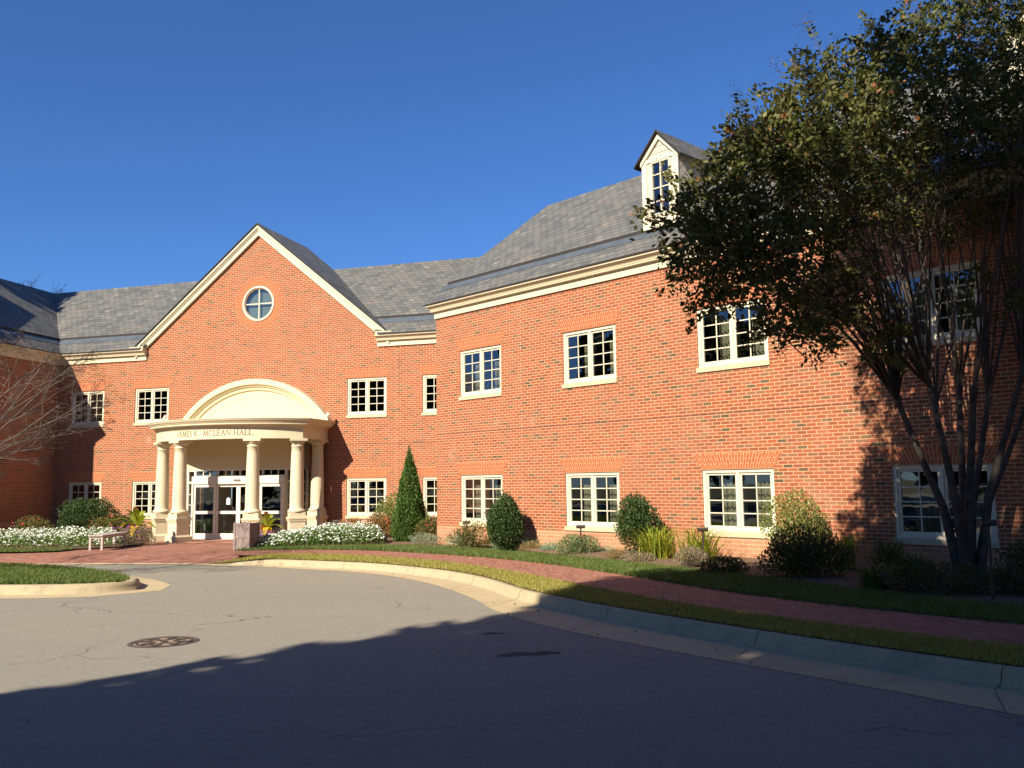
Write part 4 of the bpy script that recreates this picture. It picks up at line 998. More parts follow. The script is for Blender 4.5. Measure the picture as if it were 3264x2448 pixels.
tag(grass('green_grass', 'grass_green', between(wb_, bf, 60000, 0.165, 0, 62, edge=0.03), 0.07), 'mown dark green grass strip between brick walk and mulch bed', 'grass')
vb = kb
tag(grass('verge_grass', 'grass_dry', (lambda q: np.column_stack([q[:, :2], [vz(p) for p in q]]))(between(vb, [kb[0]] + wf[1:], 70000, 0.16, 0, 66, edge=0.02)), 0.04), 'yellowed low turf strip between kerb and brick walk', 'grass')
tag(grass('left_grass', 'grass_green', between(ls0, ls1, 16000, 0.175, 3, 19), 0.05), 'thin green grass strip in front of the left white flowers', 'grass')
iA = resample(IS[:8], 60); iB = resample(IS[7:][::-1], 60)
tag(grass('island_grass', 'grass_green', between(iA, iB, 90000, 0.16, 14, 59), 0.075), 'thick green grass on the kerbed island at left', 'grass')
# fallen leaves
lp = np.vstack([between(wf, wb_, 130, 0.168, 0, 66), between(fk, [Vector((p.x, -3)) for p in fk], 160, 0.15, 25, 58), between(foot, ae, 40, 0.012, 2, 70),
                np.column_stack([(q := RNG.random((16, 2)) * [14, 9] + [3, -20]), G(q[:, 0], q[:, 1]) + 0.012]), between(bf, wlr, 160, 0.25, 5, 70)])
me = leaf_mesh('fallen_leaves', lp, 0.03 + RNG.random(len(lp)) * 0.04, 0.7, flat=6)
tag(link('fallen_leaves', me, 'litter'), 'scattered dry brown leaves on walk, gutter and road', 'fallen leaves', kind='stuff')

def put(name, label, cat, pos, group=None): return empty(name, pos, label, cat, group)
def bush(name, label, cx, cy, z0, rx, ry, h, mat, n, size, asp=0.55, group=None, shape='dome', stem=True, lump=0.14, shell=0.35):
    o = put(name, label, 'shrub', (cx, cy, z0), group)
    if shape == 'dome':
        p = blob_pts(n, (cx, cy, z0 + h * 0.42), (rx, ry, h * 0.58), shell, lump, bottom=z0 + 0.02)
    elif shape == 'egg':
        p = blob_pts(n, (cx, cy, z0 + h * 0.5), (rx, ry, h * 0.5), shell, lump)
        f = 1.15 - 0.45 * (p[:, 2] - z0) / h; p[:, 0] = cx + (p[:, 0] - cx) * f; p[:, 1] = cy + (p[:, 1] - cy) * f
    elif shape == 'cone':
        zz = RNG.random(n) ** 1.5; a = RNG.random(n) * 6.283
        rr = np.clip(1 - zz, 0, 1) ** 0.75 * (1 - 0.35 * np.exp(-zz * 14)) * (0.62 + 0.38 * RNG.random(n) ** 0.4) * (1 + 0.13 * np.sin(a * 5 + zz * 14))
        p = np.column_stack([cx + np.cos(a) * rr * rx, cy + np.sin(a) * rr * ry, z0 + zz * h])
    k_ = RNG.random(len(p)) < .05; p[k_] = np.array([cx, cy, z0 + h * .4]) + (p[k_] - np.array([cx, cy, z0 + h * .4])) * (1.05 + .10 * RNG.random((k_.sum(), 1)))
    d = p - np.array([cx, cy, z0]); d[:, 2] = np.abs(d[:, 2]) * (1.6 if shape != 'cone' else 0.25) + (0.5 if shape == 'cone' else 0); d /= np.linalg.norm(d, axis=1)[:, None]
    link('foliage', leaf_mesh('foliage', p, size * (0.7 + RNG.random(len(p)) * 0.6), asp, dirs=d * 1.0), mat, o)
    if stem:
        mb = MB()
        for k in range(7):
            a = k * 0.9; q = Vector((cx + math.cos(a) * rx * .5, cy + math.sin(a) * ry * .5, z0 + h * .7)); b0 = Vector((cx + math.cos(a) * .05, cy + math.sin(a) * .05, z0 - 0.08))
            tubes(mb, [b0, b0.lerp(q, .5) + Vector((0, 0, .05)), q], [0.018, 0.012, 0.005], 5)
        mb.build('stem', 'stem', o)
    return o
def tuft(name, label, cx, cy, z0, w, h, mat, n, bw=0.011, group=None, droop=0.6):
    """arching strap leaves from a clump"""
    o = put(name, label, 'plant', (cx, cy, z0), group); V = []
    for k in range(n):
        a = RNG.random() * 6.283; rr = w * (0.25 + 1.0 * RNG.random()) ; hh = h * (0.5 + 0.75 * RNG.random()); dk = RNG.random() * 1.1; sd = np.array([-math.sin(a), math.cos(a), 0])
        b = np.array([cx + RNG.normal() * w * .16, cy + RNG.normal() * w * .16, z0 - .02]); dr = np.array([math.cos(a), math.sin(a), 0]); prev = None; segs = 5
        for s_ in range(segs + 1):
            t_ = s_ / segs; c_ = b + dr * rr * t_ ** 1.25 + np.array([0, 0, hh * math.sin(t_ * math.pi * (0.48 + 0.36 * dk * droop))]); ww = bw * (1 - t_ ** 2 * 0.9)
            cur_ = (c_ - sd * ww, c_ + sd * ww)
            if prev: V += [prev[0], prev[1], cur_[1], cur_[0]]
            prev = cur_
    me = mesh_np('blade', np.array(V), 4)
    bm = bmesh.new(); bm.from_mesh(me); bmesh.ops.remove_doubles(bm, verts=bm.verts, dist=1e-5); bm.to_mesh(me); bm.free()
    link('blades', me, mat, o); return o
def flowers_on(o, pts, size, mat, petals=5, name='blossom'):
    """small flat blossoms of several petals facing up and out"""
    V = []
    for p in pts:
        nn = Vector((RNG.normal() * .5, RNG.normal() * .5 - .35, 1)).normalized(); a = nn.orthogonal().normalized(); b = nn.cross(a); r_ = size * (0.75 + RNG.random() * .5)
        c_ = Vector(p)
        ring = [c_ + (a * math.cos(2 * math.pi * k / (petals * 2)) + b * math.sin(2 * math.pi * k / (petals * 2))) * (r_ if k % 2 == 0 else r_ * .62) for k in range(petals * 2)]
        for k in range(0, petals * 2, 2):
            V += [tuple(c_), tuple(ring[k - 1]), tuple(ring[k]), tuple(ring[(k + 1)])]
    me = mesh_np(name, np.array(V), 4); bm = bmesh.new(); bm.from_mesh(me); bmesh.ops.remove_doubles(bm, verts=bm.verts, dist=1e-6); bm.to_mesh(me); bm.free()
    return link(name, me, mat, o)

# ================================================================== BEDS OF WHITE FLOWERS
def flower_bed(name, label, poly, hfun, nleaf, nfl):
    xs = [p[0] for p in poly]; ys = [p[1] for p in poly]
    def inside(x, y):
        r_ = False; j = len(poly) - 1
        for i in range(len(poly)):
            if (poly[i][1] > y) != (poly[j][1] > y) and x < (poly[j][0] - poly[i][0]) * (y - poly[i][1]) / (poly[j][1] - poly[i][1]) + poly[i][0]: r_ = not r_
            j = i
        return r_
    def dist_edge(x, y):
        d = 9
        for i in range(len(poly)):
            a = Vector(poly[i - 1]); b = Vector(poly[i]); ab = b - a; t_ = max(0, min(1, (Vector((x, y)) - a).dot(ab) / ab.length_squared)); d = min(d, (a + ab * t_ - Vector((x, y))).length)
        return d
    L_, F_ = [], []
    while len(L_) < nleaf or len(F_) < nfl:
        x, y = random.uniform(min(xs), max(xs)), random.uniform(min(ys), max(ys))
        if not inside(x, y): continue
        top = hfun(x, y) * min(1, 0.35 + dist_edge(x, y) / 0.5) * (1 + 0.14 * math.sin(x * 5.1 + y * 2) * math.sin(y * 4.3)); g0 = G(x, y) + 0.17
        if len(L_) < nleaf: L_.append((x, y, g0 + top * random.random() ** 0.5))
        if len(F_) < nfl: F_.append((x, y, g0 + top * (0.80 + 0.28 * random.random())))
    o = link(name, leaf_mesh(name, L_, 0.075, 0.5, flat=0.5), 'leaf_bedding'); tag(o, label, 'flower bed', kind='stuff')
    flowers_on(o, F_, 0.030, 'petal_white', name='blossoms')
flower_bed('white_flowers', 'dense low bed of white bedding flowers right of the entrance', [(3.55, -6.35), (4.35, -5.75), (5.4, -5.1), (6.5, -4.75), (6.9, -4.2), (6.7, -3.4), (5.2, -2.7), (3.8, -2.7), (3.45, -3.6), (3.35, -5.2)], lambda x, y: 0.30 + 0.16 * min(1, max(0, (x - 3.6) / 1.5)) + 0.12 * min(1, max(0, (y + 5.5) / 2)), 9000, 2600)
flower_bed('white_flowers', 'dense low bed of white bedding flowers left of the entrance, behind the bench', [(-12, -6.4), (-4.8, -6.35), (-2.6, -6.35), (-1.9, -5.9), (-1.6, -5.0), (-2.2, -4.0), (-3.2, -3.1), (-12, -3.1)], lambda x, y: 0.34 + 0.16 * min(1, max(0, (y + 6) / 2.0)) - 0.02 * max(0, -x - 5), 14000, 4200)

# ================================================================== SHRUBS AND PERENNIALS
bush('holly_bush', 'big round dark green clipped bush left of the entrance, behind the white flowers', -5.95, -1.45, -0.22, 1.10, 0.95, 1.55, 'leaf_holly', 9000, 0.075)
bush('holly_bush', 'low dark bush tucked at the right foot of the big round bush', -4.55, -0.9, -0.22, 0.55, 0.5, 0.85, 'leaf_holly', 2200, 0.07)
bush('round_bush', 'wide yellowish green dome bush behind the tall cypress', 6.0, -0.95, -0.2, 0.95, 0.8, 1.45, 'leaf_holly_yellow', 6500, 0.07)
bush('conical_cypress', 'tall pointed bright green evergreen cone at the brick corner', 7.25, -3.05, -0.17, 0.60, 0.58, 2.72, 'leaf_cypress', 14000, 0.085, 0.4, shape='cone')
h_ = [o for o in bpy.data.objects if o.name.startswith('conical_cypress')][0]
# second spike of the cypress
zz = RNG.random(2600) ** 1.3; a_ = RNG.random(2600) * 6.28; rr_ = (1 - zz) ** .8 * (0.6 + .4 * RNG.random(2600)) * .26
link('foliage', leaf_mesh('foliage', np.column_stack([7.43 + np.cos(a_) * rr_, -3.05 + np.sin(a_) * rr_, 1.0 + zz * 1.10]), 0.08, 0.4, dirs=np.tile([0, 0, 1.0], (2600, 1))), 'leaf_cypress', h_)
bush('holly_bush', 'dense dark green egg-shaped bush below the first pair of wing windows', 11.45, -6.95, -0.08, 0.52, 0.5, 1.34, 'leaf_holly', 8500, 0.06, shape='egg', lump=0.15)
bush('holly_bush', 'dark green rounded triangular bush on a bare stem between second and third windows', 15.08, -9.15, 0.10, 0.50, 0.47, 1.24, 'leaf_holly', 6500, 0.06, shape='egg', lump=0.2, shell=0.5)
bush('loose_bush', 'loose yellow green bush with see-through gaps under the third window, half in shade', 18.32, -11.0, 0.05, 0.66, 0.52, 1.36, 'leaf_holly_yellow', 5200, 0.05, lump=0.12, shell=0.4)
bush('dark_shrub', 'wide shaded dark shrub in front of the loose yellow green bush', 18.35, -12.95, -0.04, 0.80, 0.55, 0.86, 'leaf_shrub_dark', 6500, 0.05, lump=0.22, shell=0.6)
bush('dark_shrub', 'low dark shaded ground shrub beside the path light with no lit side', 17.05, -12.1, -0.06, 0.46, 0.38, 0.30, 'leaf_shrub_dark', 1800, 0.045)
def dots(o, c, r, h, n, size, mat, zmin=0.4):
    q = blob_pts(n * 4, (c[0], c[1], c[2] + h * .45), (r, r, h * .58), 0.1, 0.1); q = q[q[:, 2] > c[2] + h * zmin][:n]; flowers_on(o, q, size, mat)
o = bush('rose_bush', 'red flowering rose shrub between the round bush and the cypress', 5.75, -2.0, -0.18, 0.5, 0.45, 0.85, 'leaf_azalea', 2200, 0.06); dots(o, (5.75, -2.0, -.18), .5, .85, 22, .035, 'petal_red')
o = bush('rose_bush', 'low rusty leaved shrub right behind the white flowers by the porch column', 4.6, -1.7, -0.2, 0.75, 0.4, 0.70, 'leaf_azalea', 2200, 0.06); dots(o, (4.6, -1.7, -.2), .7, .70, 10, .03, 'petal_red')
o = bush('rose_bush', 'small rose shrub with red blooms right of the cypress at the wing corner', 8.0, -3.35, -0.12, 0.42, 0.38, 0.72, 'leaf_rose', 1700, 0.06); dots(o, (8.0, -3.35, -.12), .42, .72, 16, .04, 'petal_red', .2)
o = bush('rose_bush', 'rose shrub with few red blooms at the far left behind the white flowers', -7.3, -2.5, -0.22, 0.85, 0.5, 0.85, 'leaf_rose', 2600, 0.065); dots(o, (-7.3, -2.5, -.22), .8, .85, 16, .045, 'petal_red')
o = bush('rose_bush', 'rose shrub with red blooms in front of the big round bush', -4.55, -2.1, -0.22, 0.62, 0.45, 0.85, 'leaf_rose', 2200, 0.065); dots(o, (-4.55, -2.1, -.22), .6, .85, 14, .045, 'petal_red')
bush('rose_bush', 'green shrub cut off by the left edge of the photo', -8.6, -3.6, -0.22, 0.5, 0.5, 0.72, 'leaf_rose', 1800, 0.065)
bush('nandina', 'airy yellow green shrub under the first wing window', 10.15, -6.0, -0.10, 0.62, 0.35, 0.72, 'leaf_rose', 1500, 0.055, lump=0.3, shell=0.8)
GP = 'low perennials along the front of the bed'
def low(name, lab, x, y, rx, h, mat, n, size=0.04, z=0.0, ry=None, asp=0.3):
    bush(name, lab, x, y, G(x, y) + 0.19 + z, rx, ry or rx * 0.8, h, mat, n, size, asp, group=None, stem=False, lump=0.12, shell=0.5)
low('sage_mound', 'pale grey green mound right beside the cypress foot', 8.35, -4.55, 0.50, 0.36, 'leaf_grey', 2200)
low('artemisia', 'blue green feathery mound behind the second path light', 9.75, -5.0, 0.68, 0.38, 'leaf_sage', 3600)
low('dry_perennial', 'small brownish mound right of the second path light', 10.55, -5.72, 0.28, 0.24, 'leaf_brown', 900)
low('artemisia', 'blue green feathery mound at the foot of the egg-shaped bush', 11.55, -6.55, 0.66, 0.38, 'leaf_sage', 3600)
low('dry_perennial', 'brownish mound before the egg-shaped bush', 12.15, -7.05, 0.34, 0.27, 'leaf_brown', 1200)
low('artemisia', 'small blue green mound left of the catmint', 12.75, -7.45, 0.30, 0.27, 'leaf_sage', 1200)
low('catmint', 'spiky green mound behind the third path light', 13.6, -8.25, 0.52, 0.52, 'leaf_catmint', 3400, 0.06)
low('artemisia', 'low blue green mound right of the catmint', 14.1, -8.0, 0.35, 0.22, 'leaf_sage', 900)
low('dry_perennial', 'yellow brown mound right of the third path light', 14.68, -9.55, 0.28, 0.27, 'leaf_brown', 1100)
low('dry_perennial', 'thin straw coloured mound in front of the daylilies', 15.28, -10.15, 0.38, 0.24, 'leaf_lavender', 1200)
low('artemisia', 'small blue green tuft under the triangular bush', 14.95, -8.85, 0.2, 0.2, 'leaf_sage', 500)
low('lavender', 'dry grey purple lavender mound beside the fourth path light', 16.40, -11.15, 0.34, 0.42, 'leaf_lavender', 1900, 0.05)
tuft('daylily', 'left clump of arching yellow green daylily leaves', 15.55, -9.70, -0.07, 0.78, 0.62, 'leaf_daylily', 260)
tuft('daylily', 'right clump of arching yellow green daylily leaves behind the lavender', 16.45, -10.20, -0.06, 0.78, 0.60, 'leaf_daylily', 230)
tuft('daylily', 'small lit daylily clump right of the loose bush', 19.05, -11.75, 0.0, 0.40, 0.52, 'leaf_daylily', 160)
tuft('liriope', 'shaded dark strap-leaved clump near the wall below the fourth window', 19.75, -12.1, -0.02, 0.55, 0.50, 'leaf_liriope', 180)
tuft('liriope', 'shaded strap-leaved clump at the lawn edge left of the tree', 19.3, -14.4, -0.04, 0.50, 0.34, 'leaf_liriope', 190)
tuft('liriope', 'shaded strap-leaved clump directly left of the tree trunk', 20.0, -13.3, -0.02, 0.55, 0.42, 'leaf_liriope', 190)
bush('dark_shrub', 'low sprawling shaded shrub in front of the tree trunk', 20.2, -14.9, -0.03, 0.9, 0.5, 0.42, 'leaf_shrub_dark', 4500, 0.045, stem=False)
bush('dark_shrub', 'shaded shrub at the right edge of the photo', 21.3, -15.1, -0.03, 0.55, 0.5, 0.85, 'leaf_shrub_dark', 4000, 0.05)
# ------------------------------------------------------------------ canna arrangements
def canna(cx, cy, z0, lab, sc, pot):
    o = put('canna_plant', lab, 'plant', (cx, cy, z0), 'cannas beside the entrance')
    mb = MB()
    for k in range(3): tubes(mb, [Vector((cx, cy, z0 - .05)), Vector((cx + .04 * (k - 1), cy, z0 + .35 * sc)), Vector((cx + .07 * (k - 1), cy, z0 + .85 * sc))], [.03, .022, .01], 6)
    mb.build('stalk', 'canna_red', o)
    specs = [(-2.6, .80, .62, 'canna_green'), (-2.95, .60, .35, 'canna_yellow'), (-0.45, .85, .75, 'canna_green'), (-0.1, .75, .38, 'canna_green'), (-1.9, .4, .95, 'canna_green'), (-1.1, .38, .98, 'canna_green'),
             (-1.5, .15, 1.05, 'canna_red'), (1.6, .4, .9, 'canna_green'), (-1.3, .42, .12, 'canna_yellow'), (-0.6, .30, .05, 'canna_yellow'), (2.6, .6, .6, 'canna_green'), (-2.2, .35, .25, 'canna_red')]
    for az, reach, zt, mt in specs:
        V = []; b = Vector((cx, cy, z0 + .42 * sc)); dr = Vector((math.cos(az), math.sin(az), 0)); sd = Vector((-dr.y, dr.x, 0)); prev = None; ns = 7
        for s_ in range(ns + 1):
            t_ = s_ / ns; c_ = b + dr * reach * 1.0 * sc * t_ + Vector((0, 0, (zt - .42) * sc * t_ + .16 * sc * math.sin(math.pi * t_)))
            w_ = .105 * sc * math.sin(math.pi * min(1, t_ * .93 + .05)) ** .7; cu = (c_ - sd * w_ + Vector((0, 0, .02)), c_, c_ + sd * w_ + Vector((0, 0, .02)))
            if prev: V += [prev[0], prev[1], cu[1], cu[0], prev[1], prev[2], cu[2], cu[1]]
            prev = cu
        me = mesh_np('leaf', np.array([tuple(v) for v in V]), 4); bm = bmesh.new(); bm.from_mesh(me); bmesh.ops.remove_doubles(bm, verts=bm.verts, dist=1e-5); bm.to_mesh(me); bm.free()
        link('leaf', me, mt, o, smooth=True)
    return o
canna(-1.75, -4.05, -0.10, 'canna with yellow and green drooping leaves left of the entrance by the bench', 1.0, False)
o = bush('petunia', 'greyish trailing mound with purple blooms under the left canna', -1.62, -4.25, -0.24, 0.72, 0.55, 0.62, 'leaf_lavender', 4200, 0.045, stem=False); dots(o, (-1.75, -4.45, -.2), .62, .62, 46, .035, 'petal_purple', .1)
canna(2.55, -3.35, -0.10, 'canna with yellow and green leaves behind the wooden bin at the right pedestal', 0.82, False)
o = bush('petunia', 'purple blooming mound under the right canna beside the wooden bin', 2.62, -3.55, -0.26, 0.36, 0.32, 0.52, 'leaf_brown', 900, 0.04, stem=False); dots(o, (2.62, -3.65, -.26), .36, .5, 90, .035, 'petal_purple', .1)

# ================================================================== STREET FURNITURE
def path_light(x, y, lab, h=0.66, z=None):
    z = G(x, y) + 0.17 if z is None else z
    o = put('path_light', lab, 'path light', (x, y, z), 'bronze path lights in the beds')
    mb = MB(); mb.cyl((x, y, z - .05), (x, y, z + h), .018, .018, 10); mb.cyl((x, y, z), (x, y, z + .03), .03, .024, 10); mb.build('post', 'dark_metal', o)
    mb = MB(); d = Vector((RT.x, RT.y, 0)).normalized(); c_ = Vector((x, y, z + h + .02)); mb.cyl(c_ - d * .10, c_ + d * .085, .038, .038, 14); mb.cyl(c_ + d * .085, c_ + d * .10, .042, .042, 14); mb.cyl(c_ - Vector((0, 0, .05)), c_, .024, .024, 8); mb.build('lamp_head', 'dark_metal', o)
path_light(5.25, -3.95, 'bronze path light standing in the white flowers right of the entrance')
path_light(9.90, -5.42, 'bronze path light in front of the blue green mounds below the first wing window')
path_light(13.70, -8.50, 'bronze path light before the catmint below the second wing window')
path_light(16.60, -10.95, 'bronze path light beside the lavender and the daylilies', 0.70)
path_light(20.62, -15.55, 'shaded path light in front of the tree trunk', 0.98)
# litter bin of weathered boards
bx0, by0, bz = 3.12, -6.05, G(3.3, -5.8) + 0.155
bx0, by0 = 3.30, -6.35
o = put('litter_bin', 'square weathered grey wooden bin at the walk corner beside the white flowers', 'bin', (bx0 + .26, by0 + .26, bz))
mb = MB(); S = .52; Hb = .76
for (x, y) in ((0, 0), (S - .06, 0), (0, S - .06), (S - .06, S - .06)): mb.box(bx0 + x, bx0 + x + .06, by0 + y, by0 + y + .06, bz, bz + Hb)
for z in (0.02, .34, Hb - .07):
    for y in (0.003, S - .043): mb.box(bx0 + .06, bx0 + S - .06, by0 + y, by0 + y + .04, bz + z, bz + z + .055)
    for x in (0.003, S - .043): mb.box(bx0 + x, bx0 + x + .04, by0 + .06, by0 + S - .06, bz + z, bz + z + .055)
mb.build('frame', 'weathered_wood', o)
mb = MB()
for k in range(4):
    a = .06 + k * .1; mb.box(bx0 + a + .003, bx0 + a + .097, by0 + .018, by0 + .033, bz + .03, bz + Hb - .03); mb.box(bx0 + a + .003, bx0 + a + .097, by0 + S - .033, by0 + S - .018, bz + .03, bz + Hb - .03)
    mb.box(bx0 + .018, bx0 + .033, by0 + a + .003, by0 + a + .097, bz + .03, bz + Hb - .03); mb.box(bx0 + S - .033, bx0 + S - .018, by0 + a + .003, by0 + a + .097, bz + .03, bz + Hb - .03)
mb.build('board', 'weathered_wood', o)
mb = MB(); mb.box(bx0 + .035, bx0 + S - .035, by0 + .035, by0 + S - .035, bz + Hb - .12, bz + Hb - .03); mb.build('liner', 'roof_edge', o)
# bench
o = put('bench', 'low backless grey wooden bench beside the left white flowers', 'bench', (-1.15, -5.75, -.2))
T = frame((-1.33, -5.83), R(107)); gz = G(-1.1, -5.8) + 0.155; L2 = .88
mb = MB()
for k in range(4): mb.box(-L2, L2, -.21 + k * .107, -.21 + k * .107 + .098, gz + .41, gz + .44, T)
mb.build('seat', 'bench_wood', o)
for u in (-L2 + .04, L2 - .10):
    for d in (-.20, .14):
        mb = MB(); mb.box(u, u + .06, d, d + .06, gz, gz + .41, T); mb.build('leg', 'bench_wood', o)
mb = MB()
for d in (-.185, .155): mb.box(-L2 + .10, L2 - .10, d, d + .03, gz + .34, gz + .409, T)
mb.box(-L2 + .05, -L2 + .08, -.14, .14, gz + .34, gz + .409, T); mb.box(L2 - .08, L2 - .05, -.14, .14, gz + .34, gz + .409, T)
mb.build('rail', 'bench_wood', o)
# manhole cover
mx_, my_ = 11.03, -19.50; mz = G(mx_, my_)
o = put('manhole_cover', 'round rusty cast iron manhole cover in the sunlit asphalt', 'manhole cover', (mx_, my_, mz))
mb = MB(); mb.lathe((mx_, my_), [(0.40, mz + .001), (0.385, mz + .006), (0.345, mz + .008), (0.335, mz + .001)], 48); mb.build('rim', 'iron', o)
mb = MB(); mb.lathe((mx_, my_), [(0.325, mz + .003), (0.0, mz + .003)], 48); mb.build('plate', 'iron_dust', o)
mb = MB()
for r0, r1 in ((.325, .295), (.235, .195), (.135, .10), (.045, .0)):
    n_ = 4 if r0 > .1 and r0 < .3 else 1
    for s_ in range(n_):
        a0 = 2 * math.pi * s_ / n_ + (0.25 if r0 < .2 else 0.9) ; span = 2 * math.pi / n_ * (0.62 if n_ > 1 else 1)
        for k in range(14):
            a, b = a0 + span * k / 14, a0 + span * (k + 1) / 14
            P = lambda r_, t_: (mx_ + r_ * math.cos(t_), my_ + r_ * math.sin(t_), mz + .012)
            if r1 > 0: mb.poly([P(r1, a), P(r0, a), P(r0, b), P(r1, b)])
            else: mb.poly([P(0, a), P(r0, a), P(r0, b)])
for k in range(8):
    a = k * math.pi / 4 + .3; d = Vector((math.cos(a), math.sin(a), 0)); s_ = Vector((-d.y, d.x, 0)) * .03; c_ = Vector((mx_, my_, mz + .0125))
    mb.poly([c_ + d * .14 - s_, c_ + d * .30 - s_ * 1.2, c_ + d * .30 + s_ * 1.2, c_ + d * .14 + s_])
mb.build('raised_pattern', 'iron', o)

# ================================================================== CRAPE MYRTLE
TBx, TBy, TBz = 20.78, -13.15, 0.0
E1 = Vector((RT.x, RT.y, 0)).normalized(); E2 = Vector((FW.x, FW.y, 0)).normalized()
def ml(l, d, z): return Vector((TBx, TBy, 0)) + E1 * l + E2 * d + Vector((0, 0, z))
tree = put('crape_myrtle', 'multi-stemmed tree with olive leafy crown at the right edge, before the wing', 'tree', (TBx, TBy, 0))
KN = [(-0.98, -.1, 2.78), (-0.62, -.45, 2.95), (-0.22, .25, 2.7), (0.12, -.3, 2.9), (0.55, .1, 2.80), (0.95, -.2, 3.2), (0.3, .5, 3.0), (1.35, .3, 2.9)]
CB = [  # crown clumps: lateral, depth, height, radius, leaves
 (-4.05, -.1, 5.75, .80, 1500), (-3.55, .1, 6.15, .85, 1700), (-3.85, .3, 5.0, .70, 1300), (-3.35, -.5, 5.3, .90, 1900), (-3.0, .5, 4.75, .75, 1500), (-3.05, 0, 6.9, .85, 1700), (-3.2, .2, 7.35, .35, 260),
 (-2.45, -.4, 6.3, 1.1, 2600), (-2.5, .2, 7.5, .7, 1200), (-2.2, .3, 5.2, 1.0, 2300), (-2.55, -.2, 3.95, .55, 800), (-1.95, .1, 4.3, .55, 800), (-1.45, -.2, 3.85, .42, 420), (-2.0, -.1, 8.1, .45, 420), (-1.85, 0, 7.4, .95, 2000),
 (-1.4, .2, 8.25, .8, 1500), (-1.3, .5, 6.7, 1.2, 2600), (-1.1, -.5, 6.0, .7, 900), (-.7, 0, 8.5, .75, 1300), (-.5, -.2, 7.5, 1.2, 2700), (0, .3, 6.4, 1.2, 2600), (.2, 0, 8.8, .9, 1600), (.3, .4, 9.6, .5, 500), (-.3, .8, 9.2, .4, 350),
 (.7, -.3, 7.6, 1.2, 2400), (.9, .3, 6.1, .7, 700), (1.0, 0, 9.0, 1.1, 1700), (1.5, .4, 6.8, 1.3, 2200), (1.3, -.4, 4.9, .5, 350), (1.9, -.1, 8.2, 1.3, 2000), (.5, -.9, 4.4, .5, 350),
 (2.8, 0, 7.2, 1.5, 1500), (3.6, .3, 6.0, 1.4, 1300), (2.6, -.3, 5.2, 1.2, 1000), (.5, 2.0, 7.4, 1.4, 1500), (-1.2, 1.7, 6.8, 1.2, 1300), (1.5, -1.7, 7.0, 1.2, 1500), (-.8, -1.5, 7.3, 1.0, 1500), (-2.0, -1.3, 6.6, .9, 1300), (0.9, -1.2, 8.4, 1.0, 1300)]
mb = MB(); rr = random.Random(3)
kn_pts = []
for i, (l, d, z) in enumerate(KN):
    b0 = ml(l * .09 + rr.uniform(-.05, .05), d * .18, -0.06); k1 = ml(l, d, z); m1 = b0.lerp(k1, .38) + (E1 * (-l * .10)) + Vector((0, 0, .1)); m2 = b0.lerp(k1, .7) - E1 * l * .06
    r0 = rr.uniform(.050, .072); tubes(mb, [b0, m1, m2, k1], [r0 * 1.35, r0, r0 * .8, r0 * .72], 9); kn_pts.append((k1, r0 * .72))
    mb.cyl(k1 - Vector((0, 0, .09)), k1 + Vector((.01, 0, .05)), r0 * .74, r0 * .88, 8); mb.cyl(k1 + Vector((.01, 0, .05)), k1 + Vector((0, 0, .10)), r0 * .88, r0 * .5, 8)
mb.build('trunk', 'bark_myrtle', tree, smooth=True, merge=True)
mb = MB(); leafP = []; leafD = []; seeds = []
def lean(l, d, z, r_=1.0):
    # the left side of the crown grows toward the road, away from the wall
    D0 = -3.0 * max(0.0, min(1.0, (-l - 0.6) / 2.4)); k = (14.07 + D0) / 14.07
    l2 = l + 0.16 * min(1.0, max(0.0, -l) / 2)
    return (7.05 + l2) * k - 7.05, d * .7 + D0, 1.6 + (z - 1.6) * k, r_ * k
for (l, d, z, r_, n_) in CB:
    l, d, z, r_ = lean(l, d, z, r_); c_ = ml(l, d, z); cv = np.array(c_)
    # shoots from the knuckles that fit best
    for s_ in range((4 if l < -1.6 else 2) if r_ > .6 else 1):
        tgt = Vector(cv + RNG.normal(size=3) * r_ * .35)
        cand = sorted(kn_pts, key=lambda k: (k[0] - tgt).xy.length + rr.uniform(0, .9))[0]
        k1, rk = cand; mid = k1.lerp(tgt, .5) + Vector((0, 0, .35)) + E1 * (0.12 * (1 if l > 0 else -1)) * -1
        q1 = k1.lerp(mid, .5) + Vector((0, 0, .12)); tubes(mb, [k1, q1, mid, tgt], [.019, .015, .011, .004], 6)
        for t_ in range(5):
            f = rr.uniform(.35, 1); p0 = mid.lerp(tgt, f); dv = Vector(RNG.normal(size=3)) ; dv.z = abs(dv.z) * .5; dv.normalize(); L_ = rr.uniform(.35, .9) * r_
            p1 = p0 + dv * L_; mb.cyl(p0, p1, .008, .003, 4, caps=False)
    # leaf sprays: short twigs with leaves in rows
    ns = max(8, int(n_ / 26 * (1.35 if z > 4.6 else 1.1)))
    dd = RNG.normal(size=(ns, 3)); dd /= np.linalg.norm(dd, axis=1)[:, None]
    st = cv + dd * (RNG.random(ns) ** .45)[:, None] * r_ * np.array([1, 1, .85])
    for a, u in zip(st, dd):
        dr = u * .8 + RNG.normal(size=3) * .5; dr[2] += .15; dr /= np.linalg.norm(dr); Ls = .16 + RNG.random() * .34; m_ = int(26 * (0.6 + .8 * RNG.random()))
        ts = RNG.random(m_)[:, None]; pts = a + dr * Ls * ts + RNG.normal(size=(m_, 3)) * .042; pts[:, 2] -= (ts[:, 0] ** 2) * .08
        leafP.append(pts); leafD.append(np.tile(dr, (m_, 1)))
